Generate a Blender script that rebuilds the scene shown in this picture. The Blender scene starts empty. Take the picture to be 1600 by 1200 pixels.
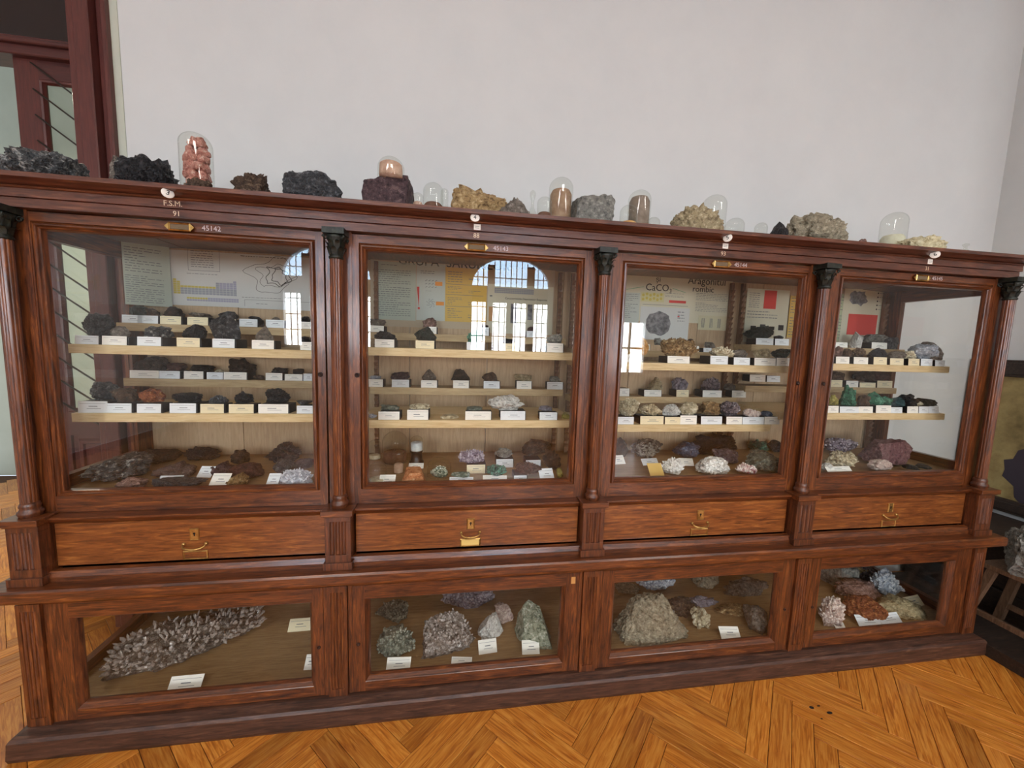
import bpy, bmesh, math, random
import numpy as np
from mathutils import Vector, Matrix
PI = math.pi
C = bpy.context.scene.collection
# ------------------------------------------------------------------ camera, world, light, exposure
cam_d = bpy.data.cameras.new('camera'); cam = bpy.data.objects.new('camera', cam_d); C.objects.link(cam)
yaw, pit, rol = 0.15055, 0.1042, 0.03168
F = Vector((math.sin(yaw)*math.cos(pit), math.cos(yaw)*math.cos(pit), -math.sin(pit)))
R = Vector((math.cos(yaw), -math.sin(yaw), 0)); U = R.cross(F)
R2 = R*math.cos(rol)+U*math.sin(rol); U2 = -R*math.sin(rol)+U*math.cos(rol)
M = Matrix((R2, U2, -F)).transposed().to_4x4(); M.translation = (1.414, -1.5057, 1.4522)
cam.matrix_world = M
cam_d.sensor_width = 36; cam_d.lens = 13.5; cam_d.clip_start = 0.05
bpy.context.scene.camera = cam
vs = bpy.context.scene.view_settings
vs.view_transform = 'Standard'; vs.look = 'None'; vs.gamma = 1; vs.use_curve_mapping = False
vs.exposure = 0.58
w = bpy.data.worlds.new('sky'); bpy.context.scene.world = w; w.use_nodes = True
w.node_tree.nodes['Background'].inputs[0].default_value = (0.75, 0.86, 1, 1)
w.node_tree.nodes['Background'].inputs[1].default_value = 1.0
WIN = 22.0      # brightness of the daylit window panes
ROOM_FILL = 34.0     # watts of each unseen fill light added under the ceiling
def area(name, loc, sx, sy, power, col):
    l = bpy.data.lights.new(name, 'AREA'); l.shape = 'RECTANGLE'; l.size = sx; l.size_y = sy; l.energy = power; l.color = col
    o = bpy.data.objects.new(name, l); o.location = loc; C.objects.link(o); return o
for i, (x, y) in enumerate([(-0.5, -3.9), (2.2, -3.9), (4.9, -3.9)]):
    area('added_room_fill', (x, y, 4.05), 1.4, 0.5, ROOM_FILL, (1, .97, .92))  # out-of-view fill added overhead to brighten the room
area('added_corridor_fill', (-1.6, 1.6, 3.2), .8, .5, 26, (1, .97, .82))  # unseen fill added to light the corridor beyond the doorway
# ------------------------------------------------------------------ helpers
def tag(o, label=None, cat=None, group=None, kind=None):
    if label: o['label'] = label
    if cat: o['category'] = cat
    if group: o['group'] = group
    if kind: o['kind'] = kind
    return o
def empty(name, loc):
    o = bpy.data.objects.new(name, None); o.location = loc; o.empty_display_size = .05; C.objects.link(o); return o
class MB:
    def __init__(s): s.v = []; s.f = []; s.m = []; s.sm = []
    def add(s, vs, fs, mi=0, smooth=False):
        b = len(s.v); s.v += [tuple(v) for v in vs]
        for f in fs: s.f.append(tuple(i+b for i in f)); s.m.append(mi); s.sm.append(smooth)
    def box(s, x0, x1, y0, y1, z0, z1, mi=0):
        s.add([(x0,y0,z0),(x1,y0,z0),(x1,y1,z0),(x0,y1,z0),(x0,y0,z1),(x1,y0,z1),(x1,y1,z1),(x0,y1,z1)],
              [(0,3,2,1),(4,5,6,7),(0,1,5,4),(1,2,6,5),(2,3,7,6),(3,0,4,7)], mi)
    def obox(s, c, ax, ay, az, mi=0):
        c, ax, ay, az = map(Vector, (c, ax, ay, az)); P = []
        for k in (-1, 1):
            for (a, b) in ((-1,-1),(1,-1),(1,1),(-1,1)): P.append(c+ax*a+ay*b+az*k)
        s.add(P, [(0,3,2,1),(4,5,6,7),(0,1,5,4),(1,2,6,5),(2,3,7,6),(3,0,4,7)], mi)
    def quadxz(s, x0, x1, z0, z1, y, mi=0):
        s.add([(x0,y,z0),(x1,y,z0),(x1,y,z1),(x0,y,z1)], [(0,1,2,3)], mi)
    def extrude(s, poly, a, b, axis='z', mi=0, smooth=False):
        # poly counter-clockwise in (x,y) for z, or (x,z) for y
        n = len(poly); P = []
        for t in (a, b):
            for (p, q) in poly: P.append((p, q, t) if axis == 'z' else ((p, t, q) if axis == 'y' else (t, p, q)))
        fs = [tuple(range(n))[::-1], tuple(range(n, 2*n))] + [(i, (i+1) % n, n+(i+1) % n, n+i) for i in range(n)]
        s.add(P, fs, mi, smooth)
    def lathe(s, prof, cx, cy, n=24, mi=0, smooth=True, cap=True):
        P = []; k = len(prof)
        for (r, z) in prof:
            for i in range(n):
                a = 2*PI*i/n; P.append((cx+r*math.cos(a), cy+r*math.sin(a), z))
        fs = [(j*n+i, j*n+(i+1) % n, (j+1)*n+(i+1) % n, (j+1)*n+i) for j in range(k-1) for i in range(n)]
        if cap: fs += [tuple(range(n))[::-1], tuple(range((k-1)*n, k*n))]
        s.add(P, fs, mi, smooth)
    def tube(s, path, r, n=8, mi=0):
        path = [Vector(p) for p in path]; P = []; k = len(path)
        for j, p in enumerate(path):
            d = (path[min(j+1, k-1)]-path[max(j-1, 0)]).normalized()
            a = d.orthogonal().normalized() if j == 0 else (a - d*a.dot(d)).normalized()
            b = d.cross(a); rr = r[j] if isinstance(r, (list, tuple)) else r
            for i in range(n):
                t = 2*PI*i/n; P.append(p+a*rr*math.cos(t)+b*rr*math.sin(t))
        fs = [(j*n+i, j*n+(i+1) % n, (j+1)*n+(i+1) % n, (j+1)*n+i) for j in range(k-1) for i in range(n)]
        fs += [tuple(range(n))[::-1], tuple(range((k-1)*n, k*n))]
        s.add(P, fs, mi, True)
    def sweep3(s, prof, x0, x1, yf, yb, mi=0, close=True):
        # profile (out, z) carried round the left, front and right side of a case
        rings = [[(x0-o, yb, z) for o, z in prof], [(x0-o, yf-o, z) for o, z in prof], [(x1+o, yf-o, z) for o, z in prof], [(x1+o, yb, z) for o, z in prof]]
        k = len(prof); P = [p for r in rings for p in r]; fs = []
        for j in range(3):
            for i in range(k if close else k-1):
                a, b = i, (i+1) % k; fs.append((j*k+a, (j+1)*k+a, (j+1)*k+b, j*k+b))
        if close: fs += [tuple(range(k)), tuple(range(3*k, 4*k))[::-1]]
        s.add(P, fs, mi)
    def frame(s, prof, x0, x1, z0, z1, mi=0, alt=False):
        # profile (inset, y) carried round a rectangle in the xz plane
        P = []; k = len(prof)
        for (a, b) in ((0,0),(1,0),(1,1),(0,1)):
            for (i, y) in prof: P.append(((x0+i) if a == 0 else (x1-i), y, (z0+i) if b == 0 else (z1-i)))
        fs = [(j*k+i, ((j+1) % 4)*k+i, ((j+1) % 4)*k+i+1, j*k+i+1) for j in range(4) for i in range(k-1)]
        s.add(P, fs, mi)
        if alt: s.m[-len(fs):] = [mi+(j % 2) for j in range(4) for i in range(k-1)]
    def build(s, name, mats, parent=None, origin=None, bevel=0):
        me = bpy.data.meshes.new(name); 
        og = Vector(origin) if origin is not None else Vector((0,0,0))
        me.from_pydata([tuple(Vector(v)-og) for v in s.v], [], s.f)
        if not isinstance(mats, (list, tuple)): mats = [mats]
        for m in mats: me.materials.append(m)
        me.polygons.foreach_set('material_index', s.m); me.polygons.foreach_set('use_smooth', s.sm); me.update()
        o = bpy.data.objects.new(name, me); C.objects.link(o); o.location = og
        if parent is not None:
            o.parent = parent; p = parent; base = Vector((0,0,0))
            while p is not None: base += p.location; p = p.parent
            o.location = og-base
        if bevel:
            b = o.modifiers.new('edge', 'BEVEL'); b.width = bevel; b.segments = 1; b.limit_method = 'ANGLE'
        return o
# ------------------------------------------------------------------ materials
def lin(c):
    if isinstance(c, str): c = [int(c[i:i+2], 16)/255 for i in (0, 2, 4)]
    return tuple(((v/12.92) if v <= .04045 else ((v+.055)/1.055)**2.4) for v in c)+(1,)
def newmat(name):
    m = bpy.data.materials.new(name); m.use_nodes = True; nt = m.node_tree; return m, nt, nt.nodes['Principled BSDF']
def plain(name, col, rough=.6, metal=0, spec=.5, emis=0):
    m, nt, p = newmat(name); p.inputs['Base Color'].default_value = lin(col); p.inputs['Roughness'].default_value = rough
    p.inputs['Metallic'].default_value = metal; p.inputs['Specular IOR Level'].default_value = spec
    if emis: p.inputs['Emission Color'].default_value = lin(col); p.inputs['Emission Strength'].default_value = emis
    return m
def noisy(name, cols, scale=8, rough=.7, detail=6, bump=.2, bscale=60, stops=None, stretch=(1,1,1), metal=0, coat=0, spec=.5, rnd=0, bdist=.004, dist=0):
    m, nt, p = newmat(name); N = nt.nodes; L = nt.links
    tc = N.new('ShaderNodeTexCoord'); mp = N.new('ShaderNodeMapping'); mp.inputs['Scale'].default_value = stretch
    L.new(tc.outputs['Object'], mp.inputs['Vector'])
    no = N.new('ShaderNodeTexNoise'); no.inputs['Scale'].default_value = scale; no.inputs['Detail'].default_value = detail; no.inputs['Roughness'].default_value = .65
    no.inputs['Distortion'].default_value = dist
    L.new(mp.outputs[0], no.inputs['Vector'])
    if rnd:
        oi = N.new('ShaderNodeObjectInfo'); ad = N.new('ShaderNodeVectorMath'); ad.operation = 'MULTIPLY_ADD'
        ad.inputs[1].default_value = (7, 7, 7); L.new(oi.outputs['Random'], ad.inputs[0]); L.new(tc.outputs['Object'], ad.inputs[2]); L.new(ad.outputs[0], mp.inputs['Vector'])
    cr = N.new('ShaderNodeValToRGB'); e = cr.color_ramp.elements; n = len(cols)
    st = stops or [.3+.4*i/(n-1) for i in range(n)]
    e[0].position = st[0]; e[0].color = lin(cols[0]); e[1].position = st[-1]; e[1].color = lin(cols[-1])
    for i in range(1, n-1): q = e.new(st[i]); q.color = lin(cols[i])
    L.new(no.outputs['Fac'], cr.inputs['Fac'])
    out = cr.outputs['Color']
    if rnd:
        hs = N.new('ShaderNodeHueSaturation'); mr = N.new('ShaderNodeMapRange'); mr.inputs['To Min'].default_value = 1-rnd; mr.inputs['To Max'].default_value = 1+rnd
        L.new(oi.outputs['Random'], mr.inputs['Value']); L.new(mr.outputs[0], hs.inputs['Value']); L.new(out, hs.inputs['Color']); out = hs.outputs['Color']
    L.new(out, p.inputs['Base Color'])
    p.inputs['Roughness'].default_value = rough; p.inputs['Metallic'].default_value = metal; p.inputs['Specular IOR Level'].default_value = spec
    p.inputs['Coat Weight'].default_value = coat; p.inputs['Coat Roughness'].default_value = .14
    if bump:
        n2 = N.new('ShaderNodeTexNoise'); n2.inputs['Scale'].default_value = bscale; n2.inputs['Detail'].default_value = 4; L.new(mp.outputs[0], n2.inputs['Vector'])
        b = N.new('ShaderNodeBump'); b.inputs['Strength'].default_value = bump; b.inputs['Distance'].default_value = bdist
        L.new(n2.outputs['Fac'], b.inputs['Height']); L.new(b.outputs[0], p.inputs['Normal'])
    return m
def wood(name, cols, axis='x', rough=.36, coat=.4, bump=.25, rnd=.06, scale=9):
    st = {'x': (.09,1,1), 'z': (1,1,.09), 'y': (1,.09,1)}[axis]
    st = tuple(v*11 for v in st)
    return noisy(name, cols, scale=scale, rough=rough, detail=8, bump=bump, bscale=22, stretch=st, coat=coat, rnd=rnd, dist=.8, bdist=.0015)
OAK = ['2a1208', '4f2812', '6e3a1a', '905426']
W_H = wood('oak_horizontal', OAK, 'x'); W_V = wood('oak_vertical', OAK, 'z'); W_Y = wood('oak_depth', OAK, 'y')
W_C = wood('oak_cornice', ['30170f', '4c281b', '633726', '7e4e34'], 'x', rough=.33)
W_D = wood('oak_drawer', ['4a2410', '6c3a18', '884e22', 'aa6c34'], 'x', rough=.34, coat=.3)
W_P = wood('oak_plinth', ['24150d', '3c2418', '503224', '6a4a36'], 'x', rough=.5, coat=.05)
W_DK = wood('oak_pedestal', ['2a1209', '482412', '63341a', '7e4824'], 'z', rough=.4)
SHELF = wood('pale_shelf_wood', ['c4a878', 'd8c092', 'e2cda2'], 'x', rough=.6, coat=0, bump=.1)
LEDGE = wood('dull_ledge_wood', ['a28a66', 'b49c76', 'c4ae86'], 'x', rough=.65, coat=0, bump=.1)
BACK = wood('back_board_wood', ['b29678', 'c4a886', 'd0b694'], 'z', rough=.7, coat=0, bump=.06)
CASEFL = wood('case_floor_wood', ['8a6a48', 'a08058', 'b09068'], 'x', rough=.6, coat=0, bump=.1)
RACK = wood('rack_wood', ['5a3d2a', '76543c', '8c6a4e'], 'z', rough=.6, coat=0)
DOORW = wood('red_brown_paint', ['44201c', '552a25', '64332c'], 'z', rough=.4, coat=.1, bump=.1)
DOORH = wood('red_brown_paint_across', ['3c1c1a', '4b2522', '5a2d28'], 'x', rough=.4, coat=.1, bump=.1)
DARKW = wood('dark_old_wood', ['1c1410', '2c2018', '403026'], 'x', rough=.6, coat=0)
STOOLW = wood('worn_stool_wood', ['4a3626', '6a4e38', '846850'], 'z', rough=.6, coat=0)
BRASS = noisy('aged_brass', ['8a6a3a', 'c09a5a', 'd8b878'], scale=40, rough=.32, metal=.9, bump=.05)
IRONC = noisy('black_green_capital', ['0e110d', '1d211b', '33382f'], scale=50, rough=.45, bump=.3, bscale=120, metal=.2)
BLACK = plain('black_stand', '171316', .55)
DARK = plain('keyhole_black', '0a0706', .8)
PAPER = plain('card_paper', 'f6f4ec', .8); PAPERB = plain('card_paper_cool', 'eaf0f4', .8); PAPERC = plain('card_paper_cream', 'efe3c0', .8)
INK = plain('print_ink', '70757a', .8); INK2 = plain('black_ink', '2a2826', .8)
ENAMEL = plain('white_enamel', 'e8e2da', .25); CREAMP = plain('cream_paint', 'd8c2a6', .7); WHITEP = plain('faded_white_paint', 'cdbfc0', .7)
WALL = noisy('white_plaster', ['cacccb', 'd2d3d1'], scale=2, rough=.9, bump=.12, bscale=300, bdist=.002)
CREAMW = noisy('cream_plaster', ['babdae', 'c4c7b8'], scale=3, rough=.9, bump=.15, bscale=200, bdist=.002)
CEIL = plain('ceiling_white', 'dcdbd6', .9)
def glass_mat(name, tint=(1,1,1,1), lo=.04, hi=.9, rough=.0):
    m = bpy.data.materials.new(name); m.use_nodes = True; nt = m.node_tree; N = nt.nodes; L = nt.links; N.clear()
    o = N.new('ShaderNodeOutputMaterial'); mx = N.new('ShaderNodeMixShader'); t = N.new('ShaderNodeBsdfTransparent'); g = N.new('ShaderNodeBsdfGlossy')
    t.inputs[0].default_value = tint; g.inputs['Roughness'].default_value = rough
    ge = N.new('ShaderNodeNewGeometry'); dp = N.new('ShaderNodeVectorMath'); dp.operation = 'DOT_PRODUCT'; L.new(ge.outputs['Incoming'], dp.inputs[0]); L.new(ge.outputs['Normal'], dp.inputs[1])
    ab = N.new('ShaderNodeMath'); ab.operation = 'ABSOLUTE'; L.new(dp.outputs['Value'], ab.inputs[0])
    sb = N.new('ShaderNodeMath'); sb.operation = 'SUBTRACT'; sb.inputs[0].default_value = 1; L.new(ab.outputs[0], sb.inputs[1])
    pw = N.new('ShaderNodeMath'); pw.operation = 'POWER'; pw.inputs[1].default_value = 5; L.new(sb.outputs[0], pw.inputs[0]); fr = pw
    mr = N.new('ShaderNodeMapRange'); mr.inputs['To Min'].default_value = lo; mr.inputs['To Max'].default_value = hi
    L.new(fr.outputs[0], mr.inputs['Value']); L.new(mr.outputs[0], mx.inputs[0]); L.new(t.outputs[0], mx.inputs[1]); L.new(g.outputs[0], mx.inputs[2]); L.new(mx.outputs[0], o.inputs[0])
    return m
GLASS = glass_mat('case_glass', (.985,.99,.98,1), .035)
DOME = glass_mat('dome_glass', (.95,.96,.94,1), .05, .8)
PANE = glass_mat('door_glass', (.95,.965,.94,1), .035)
DKPANE = plain('dark_transom_glass', '241c1c', .15)
# ------------------------------------------------------------------ rocks
_ico = {}
def ico(n):
    if n not in _ico:
        bm = bmesh.new(); bmesh.ops.create_icosphere(bm, subdivisions=n, radius=1)
        bm.verts.ensure_lookup_table()
        _ico[n] = (np.array([v.co[:] for v in bm.verts]), [tuple(v.index for v in f.verts) for f in bm.faces]); bm.free()
    return _ico[n]
def vnoise(P, seed):
    i = np.floor(P).astype(np.int64); f = P-i; f = f*f*(3-2*f); out = 0
    for dx in (0, 1):
        for dy in (0, 1):
            for dz in (0, 1):
                h = (i[:,0]+dx)*374761393+(i[:,1]+dy)*668265263+(i[:,2]+dz)*2147483647+seed*144665
                h = (h ^ (h >> 13))*1274126177 & 0xffffffff; h = (h ^ (h >> 16)) & 0xffff
                wgt = (f[:,0] if dx else 1-f[:,0])*(f[:,1] if dy else 1-f[:,1])*(f[:,2] if dz else 1-f[:,2])
                out = out+wgt*(h/32768.0-1)
    return out
def fbm(P, seed, o=3, g=.5):
    r = 0; a = 1; q = P.copy()
    for k in range(o): r = r+a*vnoise(q+17.3*k, seed+k); a *= g; q = q*2.1
    return r
def voro(P, n, rs):
    c = rs.normal(size=(n, 3)); c /= np.linalg.norm(c, axis=1)[:, None]
    d = np.linalg.norm(P[:, None, :]-c[None], axis=2); d.sort(axis=1); return d[:, 0], d[:, 1]
PAL = dict(black=['0b0b0e','1a1a1e','3a3a3e'], greenblack=['0e1512','1d2a24','3c4a42'], brown=['2e2119','4e3a2c','7a6450'], darkbrown=['18110d','30231b','524236'],
 greybrown=['4a4038','746a60','9a9086'], darkgrey=['17181b','34363a','6a6c70'], blackwhite=['101014','3a3a3c','b4b0a8'], redbrown=['2a1612','4a2a24','6e4a42'],
 redgrey=['3a2c2a','5e4c48','7c6c66'], rust=['4a2418','8a4a28','c08450'], metal=['1c1d1f','4a4b4c','a8a8a4'], pinkbrown=['5a4038','8a6a60','b4948a'], purplebrown=['2e2024','4e3a3e','75605e'],
 ochre=['5a4428','94744a','cdb488'], clear=['8a8e98','b4b8c4','e0e2ea'], malachite=['0f2a22','2a6a50','6aa48a'], grey=['5c5c58','84837c','aaa89e'], cream=['8a7a60','cdbf9e','f0e8d0'],
 buff=['7a6a50','aa9a78','cfc0a0'], lilac=['57505a','837c86','b0a8b0'], yellow=['6a6434','a89c4a','cfc880'], white=['a8a49c','dcdad4','fbfaf6'], greygreen=['4a4e44','74786a','a0a494'],
 salmon=['b4683e','dc9260','f0ba8c'], amethyst=['4a3c4a','86788a','c4bcc8'], greengrey=['3e5248','74897a','c0c8b8'], emerald=['0c2622','1f5446','5c9c88'], orange=['9a6a30','cc9a58','e8c898'],
 smoky=['2e2428','54464c','8c8084'], pinkwhite=['a48a84','d4beb4','f2e6de'], bluegrey=['2e3444','566078','8c96aa'], geode=['2c241e','5e564c','a8a296'], pinkred=['7a2a3a','d4b4b0','f4ece4'],
 greybuff=['6a6250','988e78','beb49c'], bluewhite=['7c8698','b4bcc8','e4e8ee'], bluegreen=['12222a','2a4a4e','5a7e7c'], purplesand=['5a3c3c','80585a','9c7878'], quartz=['3a322a','665c52','aaa098'],
 smokyq=['463c34','80766e','bcb4ae'], whitegreen=['5c6a56','a0a892','dadccc'], sand=['8a7a58','b4a47e','cfc09c'], tan=['6e5434','a88a5e','cdb488'], paleyellow=['b4a47a','dcd0a8','f0e8c8'],
 coral=['a0584a','cf8c7c','ecc6b4'], sandpink=['a88470','c4a08a','d8bca8'], umber=['4e3024','6e4a38','8a6450'], umberlight=['7a5c46','9a7c62','b49a80'], creamorange=['b47838','d8a868','ecd8b0'],
 taupe=['6a5a4e','88786a','a09082'], palecream=['c8c2a4','dcd8be','e8e6d2'], whitefluff=['b8bcc0','e0e4e6','fafcfc'])
_rm = {}
def rmat(pal, kind='r'):
    if (pal, kind) not in _rm:
        c = PAL[pal]
        if kind == 'c': _rm[pal, kind] = noisy('crystal_'+pal, [c[1], c[2], c[2]], scale=30, rough=.18, bump=.1, bscale=150, spec=.8)
        elif kind == 'p': _rm[pal, kind] = noisy('powder_'+pal, c, scale=25, rough=.9, bump=.3, bscale=300, bdist=.002)
        else:
            gl = pal in ('black', 'darkgrey', 'metal', 'greenblack', 'blackwhite', 'smoky', 'amethyst', 'emerald')
            _rm[pal, kind] = noisy('mineral_'+pal, [c[0], c[1], c[1], c[2]], scale=60, rough=.36 if gl else .75, detail=12, bump=.9, bscale=190, stops=[.38,.47,.54,.62], rnd=.08, bdist=.012)
    return _rm[pal, kind]
def rot2(v, a):
    return np.stack([v[:,0]*math.cos(a)-v[:,1]*math.sin(a), v[:,0]*math.sin(a)+v[:,1]*math.cos(a), v[:,2]], -1)
def fit(v, w, d, h):
    lo, hi = v.min(0), v.max(0); v = (v-lo)/(hi-lo); v = (v-[.5, .5, 0])*[w, d, h]; return v
def prism(mb, p, d, r, l, rnd, n=6, tip=.35):
    d = Vector(d).normalized(); a = d.orthogonal().normalized(); b = d.cross(a); p = Vector(p); t0 = rnd.random()*PI
    ring = [a*math.cos(t0+2*PI*i/n)+b*math.sin(t0+2*PI*i/n) for i in range(n)]
    P = [p+q*r for q in ring]+[p+d*l*(1-tip)+q*r*.95 for q in ring]+[p+d*l]
    mb.add(P, [(i, (i+1) % n, n+(i+1) % n, n+i) for i in range(n)]+[(n+i, n+(i+1) % n, 2*n) for i in range(n)])
def rock(name, x, y, z, w, d, h, style, pal, seed, parent=None, rz=0, taper=0):
    rs = np.random.RandomState(seed); rnd = random.Random(seed)
    big = w > .14
    sub = 5 if big or w > .09 or style in ('ore', 'spongy') else 4
    if w < .06: sub = 3
    V, Fc = ico(sub); v = V.copy(); flat = False
    asp = np.array([w, d, h])/max(w, d, h); asp = np.clip(asp, .45, 1)
    if style in ('lump', 'facet', 'block', 'slab', 'crystal', 'quartz', 'blade', 'geode', 'geode2', 'fold', 'nodular', 'ore', 'spongy'):
        k = {'facet': 22, 'block': 9, 'slab': 12, 'crystal': 10, 'quartz': 8, 'blade': 6}.get(style, 5)
        lo, hi = {'facet': (.55, .85), 'block': (.5, .7), 'slab': (.6, .9)}.get(style, (.7, .95))
        amp = {'facet': .12, 'block': .06, 'slab': .15}.get(style, .28)
        v = v*(1+amp*fbm(V*1.4+seed, seed, 3)[:, None])
        for j in range(k):
            n = rs.normal(size=3); n /= np.linalg.norm(n); dd = rs.uniform(lo, hi)
            if style == 'block' and j < 6: n = np.array([[1,0,0],[-1,0,0],[0,1,0],[0,-1,0],[0,0,1],[0,0,-1]][j], float)+rs.normal(size=3)*.13; n /= np.linalg.norm(n); dd = .62
            if style == 'slab' and j < 1: n = np.array([.1, 0, 1.]); n /= np.linalg.norm(n); dd = .4
            t = v@n-dd; v = v-np.maximum(t, 0)[:, None]*n[None]*.95
        flat = style in ('facet', 'block', 'slab', 'blade', 'quartz', 'crystal')
    if style == 'nodular':
        a, b = voro(V, 60 if big else 32, rs); v = v*(1+.22*np.clip(1-(a/.34)**2, 0, 1)[:, None]); v = v*(1+.03*fbm(V*9, seed, 2)[:, None])
    if style == 'spongy':
        a, b = voro(V, 420, rs); v = v*(1+.13*np.clip(1-(a/.10)**2, -.3, 1)[:, None])
    if style == 'ore':
        rg = 1-np.abs(fbm(V*3.2+3, seed+4, 4, .6)); v = v*(1+.17*rg[:, None]+.07*fbm(V*11, seed+5, 3, .6)[:, None]); flat = True
    if style == 'fold':
        q = V@np.array([rs.uniform(.3, 1), .3, rs.uniform(.6, 1.2)])+.35*fbm(V*1.7, seed, 2); v = v*(1+.10*np.abs(np.sin(q*6.5))[:, None]+.05*fbm(V*6, seed+3, 3)[:, None])
    if style in ('geode', 'geode2'):
        n = np.array([-.05, -.9, .35]); n /= np.linalg.norm(n); t = v@n; r = np.linalg.norm(v-np.outer(t, n), axis=1)
        ins = (t > 0) & (r < .68); v[ins] -= np.outer((np.sqrt(np.maximum(0, 1-(r[ins]/.68)**2))*(.9 if style == 'geode' else .35)), n); v = v*(1+.06*fbm(V*7, seed, 3)[:, None])
    rough = {'lump': .12, 'facet': .085, 'block': .05, 'slab': .11}.get(style, .10)
    v = v*(1+rough*fbm(V*(4.5 if w < .2 else 7), seed+9, 4, .6)[:, None])
    zmin = v[:, 2].min(); zc = zmin+.22*(v[:, 2].max()-zmin); v[:, 2] = np.maximum(v[:, 2], zc)
    if taper:
        zz = (v[:, 2]-v[:, 2].min())/(v[:, 2].max()-v[:, 2].min()); k = 1-taper*zz; v[:, 0] = v[:, 0]*k+.08*zz*rs.uniform(-1, 1); v[:, 1] *= 1-.4*taper*zz
    base_h = h*(.86 if style in ('crystal', 'blade', 'quartz') else 1)
    bw = .94 if style in ('crystal', 'blade') else 1
    v = fit(v, w*bw, d*bw, base_h)
    mb = MB(); mb.add(v.tolist(), Fc, 0, not flat)
    o = mb.build(name, rmat(pal), parent)
    o.location = (x, y, z); o.rotation_euler = (0, 0, rz)
    if style in ('crystal', 'quartz', 'geode', 'geode2', 'blade'):
        # crystals standing on the visible skin of the stone
        cb = MB(); fv = V; cnt = {'crystal': 110, 'quartz': 520, 'geode': 90, 'geode2': 90, 'blade': 110}[style]
        if style == 'crystal' and w > .2: cnt = 260
        cand = np.where((v[:, 2] > base_h*.25) & ((V[:, 1] < .55)))[0]
        if style in ('geode', 'geode2'): cand = np.where(ins)[0]
        sc = min(w, h*1.6, .12)*.8
        for j in rs.choice(cand, cnt):
            p = v[j]; nrm = V[j].copy(); nrm = nrm*.8+np.array([0, 0, .5])+rs.normal(size=3)*.35
            if style in ('geode', 'geode2'): nrm = -n*-.6+rs.normal(size=3)*.5
            if style == 'blade':
                a = Vector(rs.normal(size=3)).normalized(); b = Vector(nrm).normalized(); c2 = a.cross(b).normalized(); a = b.cross(c2)
                l = sc*rs.uniform(.05, .11)
                cb.obox(Vector(p), a*l*.7, b*l, c2*l*.14)
            elif style == 'quartz': prism(cb, p, nrm, rs.uniform(.003, .008), rs.uniform(.010, .032), rnd)
            else: prism(cb, p-nrm*.004, nrm, sc*rs.uniform(.03, .065), sc*rs.uniform(.09, .19), rnd)
        ch = cb.build('crystal_cluster', rmat(pal, 'c' if style != 'blade' else 'r'), None)
        ch.parent = o; tag(ch, kind='stuff')
    return o
def text(s, size, loc, mat, parent, name='printed_text', depth=.0004, tiltx=0, roty=0, sx=1):
    cu = bpy.data.curves.new(name, 'FONT'); cu.body = s; cu.size = size; cu.align_x = 'CENTER'; cu.align_y = 'CENTER'; cu.extrude = depth; cu.resolution_u = 3
    t = bpy.data.objects.new(name, cu); C.objects.link(t)
    dg = bpy.context.evaluated_depsgraph_get(); me = bpy.data.meshes.new_from_object(t.evaluated_get(dg))
    bpy.data.objects.remove(t); me.materials.clear(); me.materials.append(mat)
    o = bpy.data.objects.new(name, me); C.objects.link(o)
    base = Vector((0,0,0)); p = parent
    while p is not None: base += p.location; p = p.parent
    o.parent = parent; o.location = Vector(loc)-base; o.rotation_euler = (PI/2+tiltx, roty, 0); o.scale = (sx, 1, 1)
    return o
def lines(mb, x0, x1, z0, z1, y, n, mi=0, rnd=random.Random(1), fill=.85, th=.24):
    dz = (z1-z0)/n
    for i in range(n):
        z = z1-(i+.5)*dz; x = x0
        end = x0+(x1-x0)*(fill if rnd.random() > .25 else fill*rnd.uniform(.3, .8))
        if rnd.random() < .08: continue
        while x < end:
            l = rnd.uniform(.006, .022)*(1 if dz < .02 else 1.6); mb.quadxz(x, min(x+l, end), z-dz*th/2, z+dz*th/2, y, mi); x += l+.004
# ------------------------------------------------------------------ the room
XR = 4.88; YW = .60; YB = -6.5; XL = -3.2; ZC = 4.2; XB = 8.2; FZ = -.042
def struct(mb, name, mat, parent=None, **k):
    o = mb.build(name, mat, parent, **k)
    if parent is None: tag(o, kind='structure')
    return o
m = MB(); m.box(-.10, XR, YW, YW+.28, FZ, ZC); m.box(-3.2, -.10, YW, YW+.28, 3.35, ZC); m.box(-3.2, -1.75, YW, YW+.28, FZ, 3.35); struct(m, 'wall_back', WALL)
m = MB(); m.box(XR, XR+.5, -1.6, YW+.28, FZ, ZC); struct(m, 'wall_right', WALL)
m = MB(); m.box(XL-.2, XL, YB, YW+.28, FZ, ZC); struct(m, 'wall_left', WALL)
m = MB(); m.box(XB, XB+.2, YB, -1.6, FZ, ZC); m.box(XR+.5, XB, -1.6, -1.4, FZ, ZC); struct(m, 'wall_far_right', WALL)
m = MB(); m.box(XL-.2, XB+.2, YB, YW+.28, ZC, ZC+.1); struct(m, 'ceiling', CEIL)
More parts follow.
